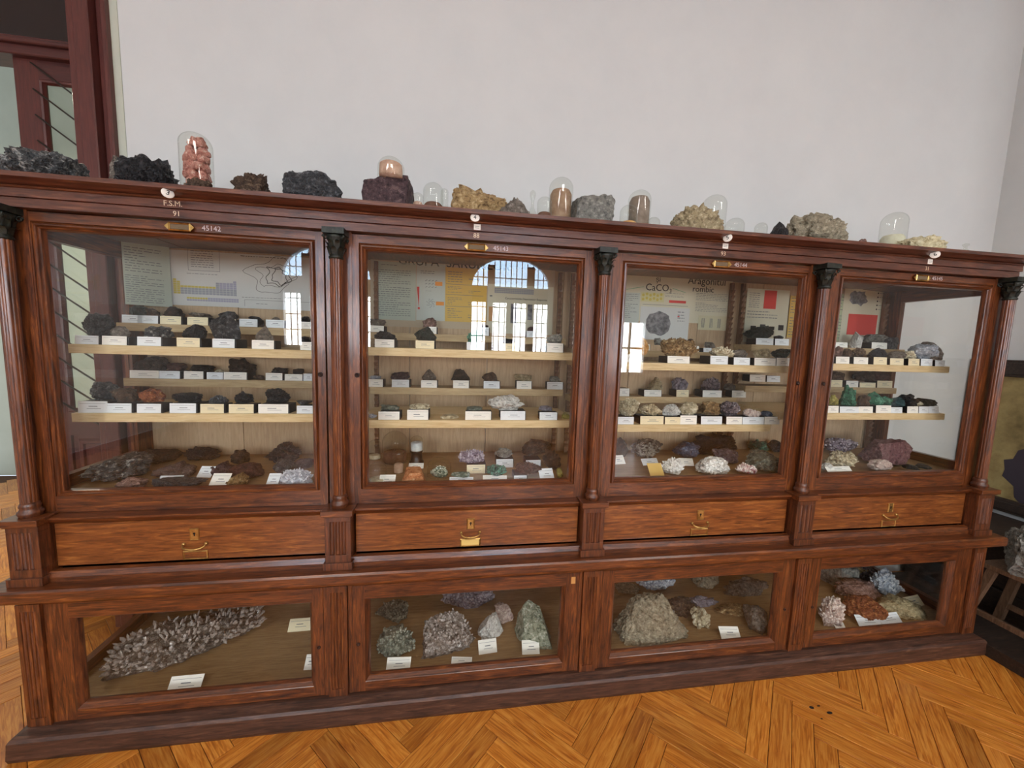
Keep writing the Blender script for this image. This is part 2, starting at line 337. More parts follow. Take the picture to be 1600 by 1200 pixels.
# front wall behind the camera with three arched windows
WX = [(-1.85, -.25), (1.75, 3.36), (4.95, 5.58)]; WZ0 = 1.3; WS = 2.65; WR = .56
def arch(x0, x1, n=14):
    c = (x0+x1)/2; a = (x1-x0)/2
    return [(c+a*math.cos(PI*i/n), WS+WR*math.sin(PI*i/n)) for i in range(n+1)]
m = MB(); xs = [XL]+[v for p in WX for v in p]+[XB]
for i in range(0, len(xs), 2): m.box(xs[i], xs[i+1], YB-.3, YB, FZ, ZC)
for (x0, x1) in WX:
    lowwin = x1-x0 < 1
    m.box(x0, x1, YB-.3, YB, FZ, .9 if lowwin else WZ0)
    if lowwin: m.box(x0, x1, YB-.3, YB, 2.0, ZC); continue
    A = arch(x0, x1)
    for (a, b) in zip(A[:-1], A[1:]): m.extrude([(b[0], b[1]), (a[0], a[1]), (a[0], ZC), (b[0], ZC)], YB-.3, YB, 'y')
struct(m, 'wall_front', WALL)
SKYP = plain('daylit_pane', 'f4f8ff', .5, emis=WIN); SKYB = plain('daylit_pane_blue', 'bcdcf8', .5, emis=WIN*.55)
FRAMEP = plain('window_frame_paint', '6a5648', .6); IRON = plain('window_grille_iron', '4a4c50', .6)
for k, (x0, x1) in enumerate(WX):
    wd = empty('window_%d' % (k+1), ((x0+x1)/2, YB-.1, WZ0)); tag(wd, kind='structure')
    A = arch(x0, x1); m = MB()
    y = YB-.12
    if x1-x0 < 1:
        for j in range(2): a = x0+j*.335; m = MB(); m.box(a, a+.295, y, y+.006, .9, 2.0); m.build('lower_pane', SKYP, wd)
        m = MB(); m.box(x0+.295, x0+.335, y-.02, y+.05, .9, 2.0); m.box(x0, x1, y-.02, y+.05, 1.42, 1.46); m.build('window_frame', FRAMEP, wd); continue
    n = 4; gap = .15; wpane = ((x1-x0)-gap*(n-1))/n
    for j in range(n):
        a = x0+j*(wpane+gap); m = MB(); m.box(a, a+wpane, y, y+.006, WZ0, 2.30); m.build('lower_pane', SKYP, wd)
    m = MB(); m.extrude([(x0+.0, 2.62)]+[(p[0], p[1]) for p in A[::-1]]+[(x1, 2.62)], y, y+.006, 'y'); m.build('arch_pane', SKYB, wd)
    m = MB()
    for j in range(n-1): a = x0+(j+1)*wpane+j*gap; m.box(a, a+gap, y-.02, y+.05, WZ0, 2.30)
    m.box(x0+.32, x0+.47, y-.02, y+.05, 2.63, 3.06); m.box(x0+1.16, x0+1.31, y-.02, y+.05, 2.63, 3.06)
    m.box(x0, x1, y-.02, y+.05, 2.30, 2.63); m.box(x0, x1, y-.02, y+.06, WZ0-.05, WZ0); m.build('window_frame', FRAMEP, wd)
    m = MB()
    for j in range(1, 14): xx = x0+(x1-x0)*j/14; m.box(xx-.009, xx+.009, y+.06, y+.07, WZ0, 2.62+WR*math.sqrt(max(0, 1-((xx-(x0+x1)/2)/((x1-x0)/2))**2)))
    for j in range(1, 6): m.box(x0, x1, y+.06, y+.07, WZ0+j*.3-.01, WZ0+j*.3+.01)
    m.build('window_grille', IRON, wd)
for i, (x, y) in enumerate([(-0.5, -3.9), (2.2, -3.9), (4.9, -3.9)]):
    m = MB(); m.box(x-.75, x+.75, y-.3, y+.3, 4.08, 4.2); o = m.build('added_fill_housing', plain('fill_housing_white', 'e8e8e4', .5))  # made-up housing above each added fill light, out of view
    tag(o, ['white housing of an added fill light nearest the left wall', 'white housing of an added fill light in the middle of the room', 'white housing of an added fill light nearest the right end'][i], 'added fill light', 'housings of the added fill lights')
# corridor beyond the doorway
m = MB(); m.box(-5.5, -.10, 3.0, 3.2, FZ, 4.6); m.box(-.10, .1, YW+.28, 3.2, FZ, 4.6); m.box(-5.7, -5.5, YW+.28, 3.2, FZ, 4.6); struct(m, 'wall_corridor', CREAMW)
m = MB(); m.box(-5.7, .1, YW+.28, 3.2, 4.6, 4.7); struct(m, 'ceiling_corridor', CEIL)
m = MB(); m.box(-.115, -.085, YW-.004, YW, FZ, 3.35); struct(m, 'trim_1', CREAMW)
# ------------------------------------------------------------------ parquet floor, plank by plank
fl = MB(); fl.box(XL, XB, YB, 3.0, FZ-.05, FZ-.006)
floor = fl.build('floor', plain('joint_dark', '4a2a14', .8)); tag(floor, kind='structure')
PLK = []
def plank_mat(name, cols):
    m, nt, p = newmat(name); N = nt.nodes; L = nt.links
    tc = N.new('ShaderNodeAttribute'); tc.attribute_name = 'grain'
    mp = N.new('ShaderNodeMapping'); mp.inputs['Scale'].default_value = (1.1, 14, 1); L.new(tc.outputs['Vector'], mp.inputs['Vector'])
    no = N.new('ShaderNodeTexNoise'); no.inputs['Scale'].default_value = 7; no.inputs['Detail'].default_value = 7; no.inputs['Distortion'].default_value = 1.2; L.new(mp.outputs[0], no.inputs['Vector'])
    cr = N.new('ShaderNodeValToRGB'); e = cr.color_ramp.elements; e[0].position = .3; e[0].color = lin(cols[0]); e[1].position = .66; e[1].color = lin(cols[2]); q = e.new(.47); q.color = lin(cols[1])
    L.new(no.outputs['Fac'], cr.inputs['Fac'])
    ti = N.new('ShaderNodeAttribute'); ti.attribute_name = 'tint'
    hs = N.new('ShaderNodeHueSaturation'); L.new(ti.outputs['Fac'], hs.inputs['Value']); L.new(cr.outputs['Color'], hs.inputs['Color']); L.new(hs.outputs['Color'], p.inputs['Base Color'])
    p.inputs['Roughness'].default_value = .33; p.inputs['Coat Weight'].default_value = .15
    b = N.new('ShaderNodeBump'); b.inputs['Strength'].default_value = .2; b.inputs['Distance'].default_value = .001; L.new(no.outputs['Fac'], b.inputs['Height']); L.new(b.outputs[0], p.inputs['Normal'])
    return m
PLANK = plank_mat('parquet_oak', ['a2591a', 'c67828', 'dc9640'])
Lp, Wp = .4526, .0705; s2 = math.sqrt(2); rp = random.Random(5)
def xy(u, v): return ((u-v)/s2, (u+v)/s2-.02)
planks = []
nn = Lp/Wp
for a in range(-130, 60):
    for b in range(-8, 16):
        ou, ov = a*Wp+b*Lp, a*Wp-b*Lp
        for (u0, u1, v0, v1, hz) in ((ou, ou+Lp, ov, ov+Wp, 1), (ou, ou+Wp, ov+Wp, ov+Wp+Lp, 0)):
            cx, cy = xy((u0+u1)/2, (v0+v1)/2)
            if cx < XL+.3 or cx > XB-.3 or cy < YB+.3 or cy > 2.8: continue
            planks.append((u0, u1, v0, v1, hz, cx, cy))
camp = Vector((1.414, -1.5057, 1.4522))
def vis(p):
    d = Vector((p[5], p[6], FZ))-camp; zc = d.dot(F)
    if zc < .2: return None
    X = 800+600*d.dot(R2)/zc; Y = 600-600*d.dot(U2)/zc
    if X < -90 or X > 1690 or Y > 1290: return None
    if -.1 < p[5] < 4.1 and p[6] > -.1: return None
    if p[5] > 4.2 and p[6] > -.1: return None
    if p[5] < -.1 and p[6] > .55 and not (-1.75 < p[5] < -.2): return None
    return d.length
def plank_mesh(mb, p, at):
    g = .0009; u0, u1, v0, v1, hz = p[:5]; z = rp.uniform(-.0005, .0005)
    u0 += g; u1 -= g; v0 += g; v1 -= g; e = .0012; z += FZ; zb = FZ-.006
    P = [xy(u0, v0)+(zb,), xy(u1, v0)+(zb,), xy(u1, v1)+(zb,), xy(u0, v1)+(zb,), xy(u0, v0)+(z-.001,), xy(u1, v0)+(z-.001,), xy(u1, v1)+(z-.001,), xy(u0, v1)+(z-.001,),
         xy(u0+e, v0+e)+(z,), xy(u1-e, v0+e)+(z,), xy(u1-e, v1-e)+(z,), xy(u0+e, v1-e)+(z,)]
    mb.add(P, [(0,1,5,4),(1,2,6,5),(2,3,7,6),(3,0,4,7),(4,5,9,8),(5,6,10,9),(6,7,11,10),(7,4,8,11),(8,9,10,11)])
    off = (rp.uniform(0, 50), rp.uniform(0, 50)); t = rp.choice([.72, .8, .9, .95, 1, 1, 1.05, 1.1])*rp.uniform(.95, 1.05)
    for (uu, vv) in [(u0,v0),(u1,v0),(u1,v1),(u0,v1)]*3:
        at.append(((uu if hz else vv)+off[0], (vv if hz else uu)+off[1], 0, t))
def set_attr(o, at):
    g = o.data.attributes.new('grain', 'FLOAT_VECTOR', 'POINT'); g.data.foreach_set('vector', [c for a in at for c in a[:3]])
    t = o.data.attributes.new('tint', 'FLOAT', 'POINT'); t.data.foreach_set('value', [a[3] for a in at])
vl = sorted([(vis(p), i) for i, p in enumerate(planks) if vis(p) is not None]); top = set(i for _, i in vl[:300])
mb2 = MB(); at2 = []
for i, p in enumerate(planks):
    if i in top:
        q = MB(); at = []; plank_mesh(q, p, at); o = q.build('plank', PLANK, floor, origin=(p[5], p[6], 0)); set_attr(o, at)
    else: plank_mesh(mb2, p, at2)
o = mb2.build('far_planks', PLANK, floor); set_attr(o, at2); tag(o, kind='stuff')
BURN = plain('burn_mark_dark', '20120a', .8)
for (x, y, a, b) in ((2.935, -.238, .010, .007), (2.972, -.235, .008, .003), (2.99, -.268, .013, .006), (2.931, -.287, .005, .003)):
    m = MB(); m.add([(x+a*math.cos(t*PI/6), y+b*math.sin(t*PI/6), FZ+.0009) for t in range(12)], [tuple(range(12))]); m.build('burn_mark', BURN, floor)
# ------------------------------------------------------------------ door frame and fixed leaf at the left
dr = empty('door_1', (-.4, YW+.05, 0)); tag(dr, kind='structure')
m = MB(); m.box(-.265, -.225, YW-.03, YW+.28, FZ, 3.35); m.box(-.225, -.165, YW-.05, YW+.28, FZ, 3.35); m.box(-.165, -.135, YW-.01, YW+.28, FZ, 3.35); m.box(-.135, -.115, YW-.03, YW+.28, FZ, 3.35)
m.build('door_jamb', DOORW, dr, bevel=.004)
m = MB(); m.box(-1.75, -1.6, YW-.03, YW+.28, FZ, 3.35); m.build('door_jamb', DOORW, dr, bevel=.004)
m = MB(); m.box(-1.6, -.265, YW+.08, YW+.2, 2.68, 2.76); m.box(-1.6, -.265, YW+.06, YW+.2, 2.72, 2.74); m.build('transom_bar', DOORH, dr, bevel=.004)
m = MB(); m.box(-1.6, -.265, YW+.14, YW+.15, 2.76, 3.3); m.build('transom_pane', DKPANE, dr)
m = MB(); m.box(-1.6, -.265, YW+.06, YW+.2, 3.27, 3.35); m.build('transom_head', DOORH, dr)
lf = empty('door_leaf', (-.4, YW+.13, 0)); lf.location = Vector((-.4, YW+.13, 0))-dr.location; lf.parent = dr
yl0, yl1 = YW+.11, YW+.15
m = MB(); m.box(-.60, -.505, yl0, yl1, FZ+.003, 2.68, 0); m.box(-.33, -.265, yl0, yl1, FZ+.003, 2.68, 0)
m.box(-.505, -.33, yl0, yl1, 2.60, 2.68, 1); m.box(-.505, -.33, yl0, yl1, FZ+.003, .2, 1); m.box(-.505, -.33, yl0, yl1, .92, 1.04, 1)
m.frame([(0, yl0), (.006, yl0-.006), (.014, yl0-.004), (.02, yl0+.01)], -.505, -.33, 1.04, 2.60, 0); m.build('leaf_frame', [DOORW, DOORH], lf)
m = MB(); m.box(-.505, -.33, yl0+.015, yl1-.01, .2, .92); m.frame([(.02, yl0+.015), (.03, yl0+.005), (.045, yl0+.005), (.05, yl0+.014)], -.505, -.33, .2, .92); m.build('lower_panel', DOORW, lf)
m = MB(); m.box(-.505, -.33, yl0+.018, yl0+.022, 1.04, 2.60); m.build('leaf_pane', PANE, lf)
RODM = plain('rod_dark', '2e2620', .5)
for i in range(15):
    z = 2.66-i*.112; m = MB(); m.tube([(-.52, yl0-.012, z), (-.29, yl0-.012, z-.172)], .0042, 6); m.build('guard_rod', RODM, lf)
# ------------------------------------------------------------------ the display cabinet
DIV = [0, .995, 1.99, 2.985, 3.99]; PIL = [-.022, .983, 2.002, 3.028, 4.035]; XL0, XL1 = -.062, 4.074; X0, X1, YBK = -.03, 4.035, .525
LY = -.04
cab = empty('display_cabinet', (1.995, .2, 0)); tag(cab, 'long dark oak display cabinet of four glazed bays along the white wall', 'display cabinet')
m = MB(); m.sweep3([(.05, FZ), (.053, FZ+.012), (.05, .028), (.044, .038), (.03, .043), (.012, .05), (-.03, .052), (-.03, FZ)], XL0+.025, XL1-.025, LY, YBK)
m.build('plinth', W_P, cab)
m = MB(); m.sweep3([(-.03, .503), (0, .503), (.006, .516), (.02, .523), (.024, .532), (.045, .537), (.058, .544), (.06, .552), (.06, .581), (.055, .588), (-.13, .588), (-.13, .55)], XL0+.012, XL1-.035, LY, YBK)
m.build('waist_ledge', W_H, cab)
m = MB(); m.sweep3([(-.01, .588), (.014, .588), (.014, .604), (.006, .622), (-.01, .625)], X0+.02, X1-.02, -.035, YBK); m.build('waist_bead', W_H, cab)
m = MB(); m.sweep3([(-.03, .786), (0, .786), (.004, .79), (.012, .80), (.018, .806), (.018, .813), (-.03, .815)], X0+.012, X1-.012, -.022, YBK); m.build('drawer_rail', W_H, cab)
m = MB(); m.sweep3([(-.03, 1.832), (.0, 1.832), (.0, 1.8595), (-.003, 1.861), (.006, 1.862), (.006, 1.887), (.011, 1.889), (.014, 1.893), (.011, 1.896), (.020, 1.8965), (.032, 1.899), (.045, 1.902), (.056, 1.906), (.06, 1.906), (.06, 1.920), (.055, 1.921), (-.2, 1.921), (-.2, 1.84)], X0+.01, X1-.01, -.03, YBK)
cornice = m.build('cornice', W_C, cab)
m = MB(); m.box(X0+.12, X1-.12, .1, YBK, 1.842, 1.920); m.build('top_board', W_Y, cab)
m = MB(); m.box(X0+.012, X1-.012, .036, YBK, .818, .868); m.build('case_floor_board', CASEFL, cab)
m = MB(); m.box(XL0+.012, XL1-.012, LY+.03, YBK, .052, .074); m.build('lower_floor_board', CASEFL, cab)
m = MB(); m.box(X0+.032, X1-.032, -.0, YBK, .54, .586); m.build('lower_ceiling_board', W_Y, cab)
m = MB(); m.box(X0+.03, X1-.03, .35, .37, .625, .80); m.build('drawer_back_board', W_H, cab)
# vertical back boards, one by one
xb = X0+.03; k = 0
while xb < X1-.04:
    xe = min(xb+.396, X1-.03); m = MB(); m.box(xb+.0015, xe-.0015, .515+.001*(k % 2), YBK, .06, 1.84); m.build('back_board', BACK, cab, origin=((xb+xe)/2, .52, .1)); xb = xe; k += 1
for sx, xa, xc, la, lc in ((-1, X0, X0+.03, XL0, XL0+.03), (1, X1-.03, X1, XL1-.03, XL1)):
    m = MB(); m.box(xa, xc, .43, YBK, .56, 1.84, 0); m.box(la, lc, .43, YBK, .05, .585, 0); m.box(xa, xc, .031, .06, .815, 1.84, 0); m.box(la, lc, LY+.026, .06, .05, .585, 0)
    m.box(xa, xc, .06, .43, .60, .915, 1); m.box(xa, xc, .06, .43, 1.765, 1.84, 1); m.box(la, lc, .06, .43, .05, .12, 1); m.box(la, lc, .06, .43, .49, .585, 1); m.box(xa, xc, -.015, .06, .6, .815, 1)
    m.build('side_frame', [W_V, W_Y], cab)
    xm = (xa+xc)/2
    m = MB(); m.box(xm-.002, xm+.002, .06, .43, .915, 1.765); m.build('side_pane', GLASS, cab)
    m = MB(); xm = (la+lc)/2; m.box(xm-.002, xm+.002, .06, .43, .12, .49); m.build('side_pane', GLASS, cab)
# fluted columns with bases and dark capitals, pedestals below, pilasters at the foot
def fluted_poly(x0, x1, yf, yb, n, r):
    wv = (x1-x0); P = [(x0, yb), (x0, yf)]; mar = wv*.16; step = (wv-2*mar)/n
    for i in range(n):
        c = x0+mar+(i+.5)*step
        for t in range(6):
            a = PI-PI*t/5; P.append((c+r*math.cos(a), yf+r*math.sin(a)*.8))
    P += [(x1, yf), (x1, yb)]
    return P[::-1] if False else P
for i, dx in enumerate(DIV):
    col = MB(); n = 64; yc = -.031
    prof = []
    for j in range(n):
        a = 2*PI*j/n; fl_ = abs(math.sin(a*6)); r = .0215-.0022*(1-fl_**.6); prof.append((dx+r*math.cos(a), yc+r*math.sin(a)))
    c = MB(); c.extrude(prof, .868, 1.732, 'z', 0, False); c.box(dx-.045 if i else dx-.04, dx+.045, -.002, .03, .815, 1.834)
    cs = c.build('column', W_V, cab, origin=(dx, yc, .815))
    b = MB(); b.lathe([(.028, .813), (.028, .826), (.031, .832), (.031, .838), (.026, .844), (.024, .85), (.026, .856), (.024, .864), (.0215, .870)], dx, yc, 24); b.build('column_base', W_DK, cs)
    # capital
    k = MB(); k.lathe([(.020, 1.728), (.024, 1.731), (.025, 1.736), (.022, 1.741), (.021, 1.746), (.022, 1.765), (.025, 1.785), (.031, 1.80), (.034, 1.808)], dx, yc, 24)
    k.box(dx-.036, dx+.036, yc-.036, yc+.03, 1.811, 1.831)
    for j in range(8):
        for (z0, hh, rr, off) in ((1.744, .024, .0225, 0), (1.760, .03, .024, .5)):
            a = 2*PI*(j+off)/8; ca, sa = math.cos(a), math.sin(a); t = Vector((-sa, ca, 0)); o_ = Vector((ca, sa, 0)); p0 = Vector((dx, yc, z0))
            wv = .008; pts = []
            for (q, rad, ww) in ((0, 0, 1), (.5, .003, 1.15), (.85, .007, .9), (1.0, .013, .6), (.86, .016, .4)):
                for sg in (-1, 1): pts.append(p0+o_*(rr+rad)+t*wv*ww*sg+Vector((0, 0, hh*q)))
            k.add(pts, [(2*u, 2*u+1, 2*u+3, 2*u+2) for u in range(4)], 0, True)
    for (sx, sy) in ((-1,-1),(1,-1),(1,1),(-1,1)):
        cx, cy = dx+sx*.031, yc+sy*.027; path = []
        dv = Vector((sx, sy, 0)).normalized()
        for t in range(14):
            a = t/13*PI*2.6; rr = .010*(1-t/16); path.append(Vector((cx, cy, 1.799))+dv*(rr*math.cos(a)-.004)+Vector((0, 0, rr*math.sin(a))))
        k.tube(path, [.0032-.0001*t for t in range(14)], 6)
        k.lathe([(.001, 1.793), (.004, 1.797), (.004, 1.802), (.001, 1.806)], cx, cy, 8)
    k.build('capital', IRONC, cs)
    # pedestal
    xa, xc = dx-.046, dx+.046
    if i == 0: xa, xc = dx-.045, dx+.047
    p = MB(); p.extrude(fluted_poly(xa, xc, -.066, .02, 3, .0075)[::-1], .645, .775, 'z'); p.box(xa, xc, -.066, .02, .615, .645); p.box(xa, xc, -.066, .02, .775, .80)
    p.box(xa-.006, xc+.006, -.074, .0, .5885, .617); p.build('pedestal', W_DK, cab, bevel=.001)
    p = MB(); p.box(xa-.004, xc+.004, -.072, .0, .794, .80); p.box(xa-.01, xc+.01, -.079, .0, .80, .8215); p.build('pedestal_cap', W_H, cab, bevel=.0015)
    hw = .036; dx = PIL[i]; p = MB(); p.extrude(fluted_poly(dx-hw, dx+hw, LY-.010, LY+.03, 4, .0055)[::-1], .08, .485, 'z'); p.box(dx-hw, dx+hw, LY-.010, LY+.03, .05, .08); p.box(dx-hw, dx+hw, LY-.010, LY+.03, .485, .51)
    p.box(XL0+.001 if i == 0 else dx-.052, dx-.038, LY, LY+.03, .05, .51); p.box(dx+.038, dx+.052 if i < 4 else XL1-.001, LY, LY+.03, .05, .51); p.build('pilaster', W_V, cab)
# racks with teeth carrying the shelves
def rack(x, y, sgn):
    m = MB(); m.box(x-.009, x+.009, y-.009, y+.009, .87, 1.83); z = .9
    while z < 1.8: m.add([(x-.009, y-.009, z), (x+.009, y-.009, z), (x+.009, y-.022, z+.02), (x-.009, y-.022, z+.02), (x-.009, y-.009, z+.02), (x+.009, y-.009, z+.02)], [(0,1,2,3),(3,2,5,4),(0,3,4),(1,5,2)]); z += .03
    m.build('toothed_rack', RACK, cab)
for dx in DIV[1:-1]:
    for s in (-1, 1):
        rack(dx+s*.035, .492, s)
        if not (dx > 2.5 and s < 0): rack(dx+s*.04, .075, s)
rack(3.975, .492, 1)
# shelves
SH = {0: (1.40, 1.14, 1.25, 1.49), 1: (1.42, 1.115, 1.226, 1.487), 2: (1.385, 1.095, 1.195, 1.44), 3: (1.405, 1.155, 1.263, 1.49)}
for b in range(4):
    xa = DIV[b]+.022 if b else -.012; xc = DIV[b+1]-.022 if b < 3 else 4.003
    a, lo, mid, st = SH[b]
    for (z, yf, mat, nm) in ((a, .16, SHELF, 'shelf'), (lo, .15, SHELF, 'shelf'), (mid, .39, LEDGE, 'back_ledge'), (st, .375, LEDGE, 'back_ledge')):
        xc_, xa_ = xc, xa
        if z == a and b == 2: xc_ = 3.085
        if z == a and b == 3: xa_ = 3.09
        m = MB(); m.box(xa_, xc_, yf, .512, z-.034, z); m.build(nm, mat, cab, origin=((xa+xc)/2, yf, z), bevel=.001)
# brass fittings
def keyhole(mb, x, y, z, s):
    for j in range(1): mb.lathe([(0.0001, 0), (s, 0)], 0, 0, 12, 1) if False else None
    pts = [(x+s*math.cos(t*PI/6), y, z+s*.6+s*math.sin(t*PI/6)) for t in range(12)]; mb.add(pts, [tuple(range(12))], 1)
    mb.add([(x-s*.5, y, z-s*1.7), (x+s*.5, y, z-s*1.7), (x+s*.4, y, z+s*.5), (x-s*.4, y, z+s*.5)], [(0,1,2,3)], 1)
def label_frame(x, y, z, wd, hg, parent, card, name='name_plate', pointed=True):
    m = MB(); m.frame([(0, y), (0, y-.003), (.003, y-.005), (.005, y-.003), (.005, y)], x-wd/2, x+wd/2, z-hg/2, z+hg/2)
    if pointed:
        for s in (-1, 1): e = x+s*wd/2; P = [(e, z-hg*.42), (e+s*.012, z), (e, z+hg*.42)]; P = P if s > 0 else P[::-1]; m.extrude(P[::-1] if s > 0 else P[::-1], y-.003, y, 'y')
    o = m.build(name, BRASS, parent)
    if card: c = MB(); c.quadxz(x-wd/2+.005, x+wd/2-.005, z-hg/2+.005, z+hg/2-.005, y-.001); c.build('plate_card', card, parent) if False else c.build('plate_card', card, o.parent)
    return o
# upper glazed doors
DX = [(.013, .944), (1.031, 1.958), (2.066, 2.942), (3.058, 3.972)]; MO = [(.05, .9155), (1.064, 1.919), (2.0775, 2.931-.0), (3.091, 3.934)]
DX[2] = (2.036, 2.970); DX[3] = (3.05, 3.972)
NUM = ['45142', '45143', '45144', '45145']; DISC = ['3', '4', '5', '6']; UND = ['91', '88', '93', '31']
CARDD = plain('plate_card_dark', '6a5840', .7); CARDY = plain('plate_card_yellow', 'e0c070', .7)
for b in range(4):
    xa, xc = DX[b]; oa, oc = MO[b]; z0, z1, o0, o1 = .8155, 1.828, .874, 1.799
    m = MB()
    m.box(xa+.001, oa, 0, .03, z0, z1, 1); m.box(oc, xc-.001, 0, .03, z0, z1, 1); m.box(oa, oc, 0, .03, z0, o0, 0); m.box(oa, oc, 0, .03, o1, z1, 0)
    d = m.build('glass_door', [W_H, W_V], cab, origin=(xa, 0, z0))
    prof = [(0, .001), (.001, .005), (.004, .002), (.008, -.005), (.013, -.006), (.016, -.002), (.018, .003), (.020, .002), (.0225, .005), (.0245, .012), (.026, .022)]
    m = MB(); m.frame(prof, oa, oc, o0-.006, o1, 0, True); m.build('glazing_bead', [W_H, W_V], d)
    m = MB(); m.box(oa+.016, oc-.016, .020, .023, o0+.008, o1-.016); m.build('glass_pane', GLASS, d)
    lx = [xc-.019, xa+.023, xc-.033, xa+.02][b]; lz = 1.317
    m = MB(); m.lathe([(.009, 0), (.009, .003), (.005, .004), (.004, .001)], 0, 0, 16); m.v = [(lx+v[0], -v[2], lz+v[1]) for v in m.v]
    m.f = [f[::-1] for f in m.f]; m.build('door_lock', plain('lock_dark', '2a1a14', .4, .5), d)
    cx = [.488, 1.489, 2.508, 3.515][b]; label_frame(cx, -.006, 1.810, .067, .027, d, CARDD)
    text(NUM[b], .024, (cx+.094, -.0006, 1.8125), WHITEP, d, 'painted_number')
    # discs, stickers and painted letters on the cornice
    dx_ = [.506, 1.478, 2.47, 3.46][b]
    m = MB(); m.lathe([(.0165, 0), (.0165, .0012), (.0155, .002)], 0, 0, 28); m.f = [f for f in m.f]; ang = [-.5, 0, .7, .9][b]
    dz = 1.893; T = Matrix.Translation((dx_, -.082, dz)) @ Matrix.Rotation(PI/2-.35, 4, 'X') @ Matrix.Rotation([.7, .0, -.75, -.8][b]*1.0, 4, 'Y'); m.v = [tuple(T @ Vector(v)) for v in m.v]
    dc = m.build('number_disc', ENAMEL, cornice)
    tx = text(DISC[b], .022, (0, 0, 0), DARK, None, 'disc_number'); tx.parent = cornice; tx.matrix_world = T @ Matrix.Translation((0, 0, .0023)); tx.location = tx.location-cab.location-cornice.location
    sxp = [.498, 1.489, 2.497, 3.505][b]
    if b == 0: text('F.S.M.', .024, (sxp-.008, -.0364, 1.875), CREAMP, cornice, 'painted_letters')
    else:
        m = MB(); m.box(sxp-.0125, sxp+.0125, -.0368, -.036, 1.865, 1.885, 0)
        for q in range(2): m.quadxz(sxp-.008, sxp+.008, 1.871+.006*q, 1.8725+.006*q, -.0369, 1)
        m.build('sticker', [PAPER, INK], cornice)
    text(UND[b], .023, (sxp-.002, -.0304, 1.8455), CREAMP, cornice, 'painted_letters')
# drawers
for b in range(4):
    xa, xc = DIV[b]+.052, DIV[b+1]-.052; m = MB(); m.box(xa, xc, -.018, .004, .628, .783); m.box(xa+.03, xc-.03, .004, .34, .632, .76)
    d = m.build('drawer', W_D, cab, origin=((xa+xc)/2, 0, .7), bevel=.0015); cx = [.488, 1.489, 2.501, 3.5][b]; y = -.018
    m = MB(); m.box(cx-.0155, cx+.0155, y-.003, y, .704, .748, 0); m.frame([(0, y-.003), (.002, y-.005), (.004, y-.003)], cx-.0155, cx+.0155, .704, .748); keyhole(m, cx, y-.0035, .727, .0042); m.build('escutcheon', [BRASS, DARK], d)
    m = MB(); path = []
    for t in range(13): a = PI*t/12; path.append((cx-.037*math.cos(a), y-.004-.017*math.sin(a)**.6, .690-.013*math.sin(a)**.7))
    m.tube(path, .0034, 8)
    for s in (-1, 1): m.lathe([(.006, 0), (.006, .003), (.004, .007)], 0, 0, 12); k = 36; m.v[-k:] = [(cx+s*.037+v[0], y-v[2], .690+v[1]) for v in m.v[-k:]]
    m.build('drawer_handle', BRASS, d)
    m = MB(); wd, hg, zc = .082, .034, .647
    m.frame([(0, y), (0, y-.003), (.003, y-.005), (.005, y-.003), (.005, y)], cx-wd/2, cx+wd/2, zc-hg/2, zc+hg/2)
    m.quadxz(cx-wd/2+.005, cx+wd/2-.005, zc-hg/2+.005, zc+hg/2-.005, y-.001, 1); m.build('label_holder', [BRASS, CARDY if b == 1 else W_D], d)
# lower glazed doors
LO = [(.091, .890), (1.083, 1.8935), (2.106, 2.925), (3.130, 3.903)]; LD = [(.031, .930), (1.036, 1.949), (2.055, 2.975), (3.081, 3.982)]
for b in range(4):
    xa, xc = LD[b]; oa, oc = LO[b]; z0, z1, o0, o1 = .053, .503, .093, .447
    m = MB(); m.box(xa, oa, LY-.001, LY+.025, z0, z1, 1); m.box(oc, xc, LY-.001, LY+.025, z0, z1, 1); m.box(oa, oc, LY-.001, LY+.025, z0, o0, 0); m.box(oa, oc, LY-.001, LY+.025, o1, z1, 0)
    d = m.build('lower_door', [W_H, W_V], cab, origin=(xa, LY, z0))
    m = MB(); m.frame([(0, LY-.001), (.002, LY+.001), (.004, LY+.004), (.012, LY+.014), (.016, LY+.024), (.016, LY+.03)], oa, oc, o0, o1, 0, True); m.build('glazing_bead', [W_H, W_V], d)
    m = MB(); m.box(oa+.01, oc-.01, LY+.021, LY+.024, o0+.01, o1-.01); m.build('glass_pane', GLASS, d)
    lx = [.912, 1.058, 2.958, 3.106][b]
    m = MB(); m.lathe([(.007, 0), (.007, .0025), (.004, .003), (.003, .001)], 0, 0, 14); m.v = [(lx+v[0], LY-.001-v[2], .258+v[1]) for v in m.v]; m.f = [f[::-1] for f in m.f]; m.build('door_lock', plain('lock_dark_low', '3a2218', .4, .4), d)
SILL = noisy('dusty_sill', ['5a4a3e', '7a6e64', '9a928a'], scale=12, rough=.7, bump=.1)
m = MB(); m.box(XL0+.035, XL1-.035, LY+.027, .004, .0745, .097); m.build('inner_sill', SILL, cab)
m = MB(); m.box(1.915, 1.933, LY-.0022, LY-.001, .455, .485); m.build('bare_wood_chip', plain('bare_wood', 'c89050', .7), cab)
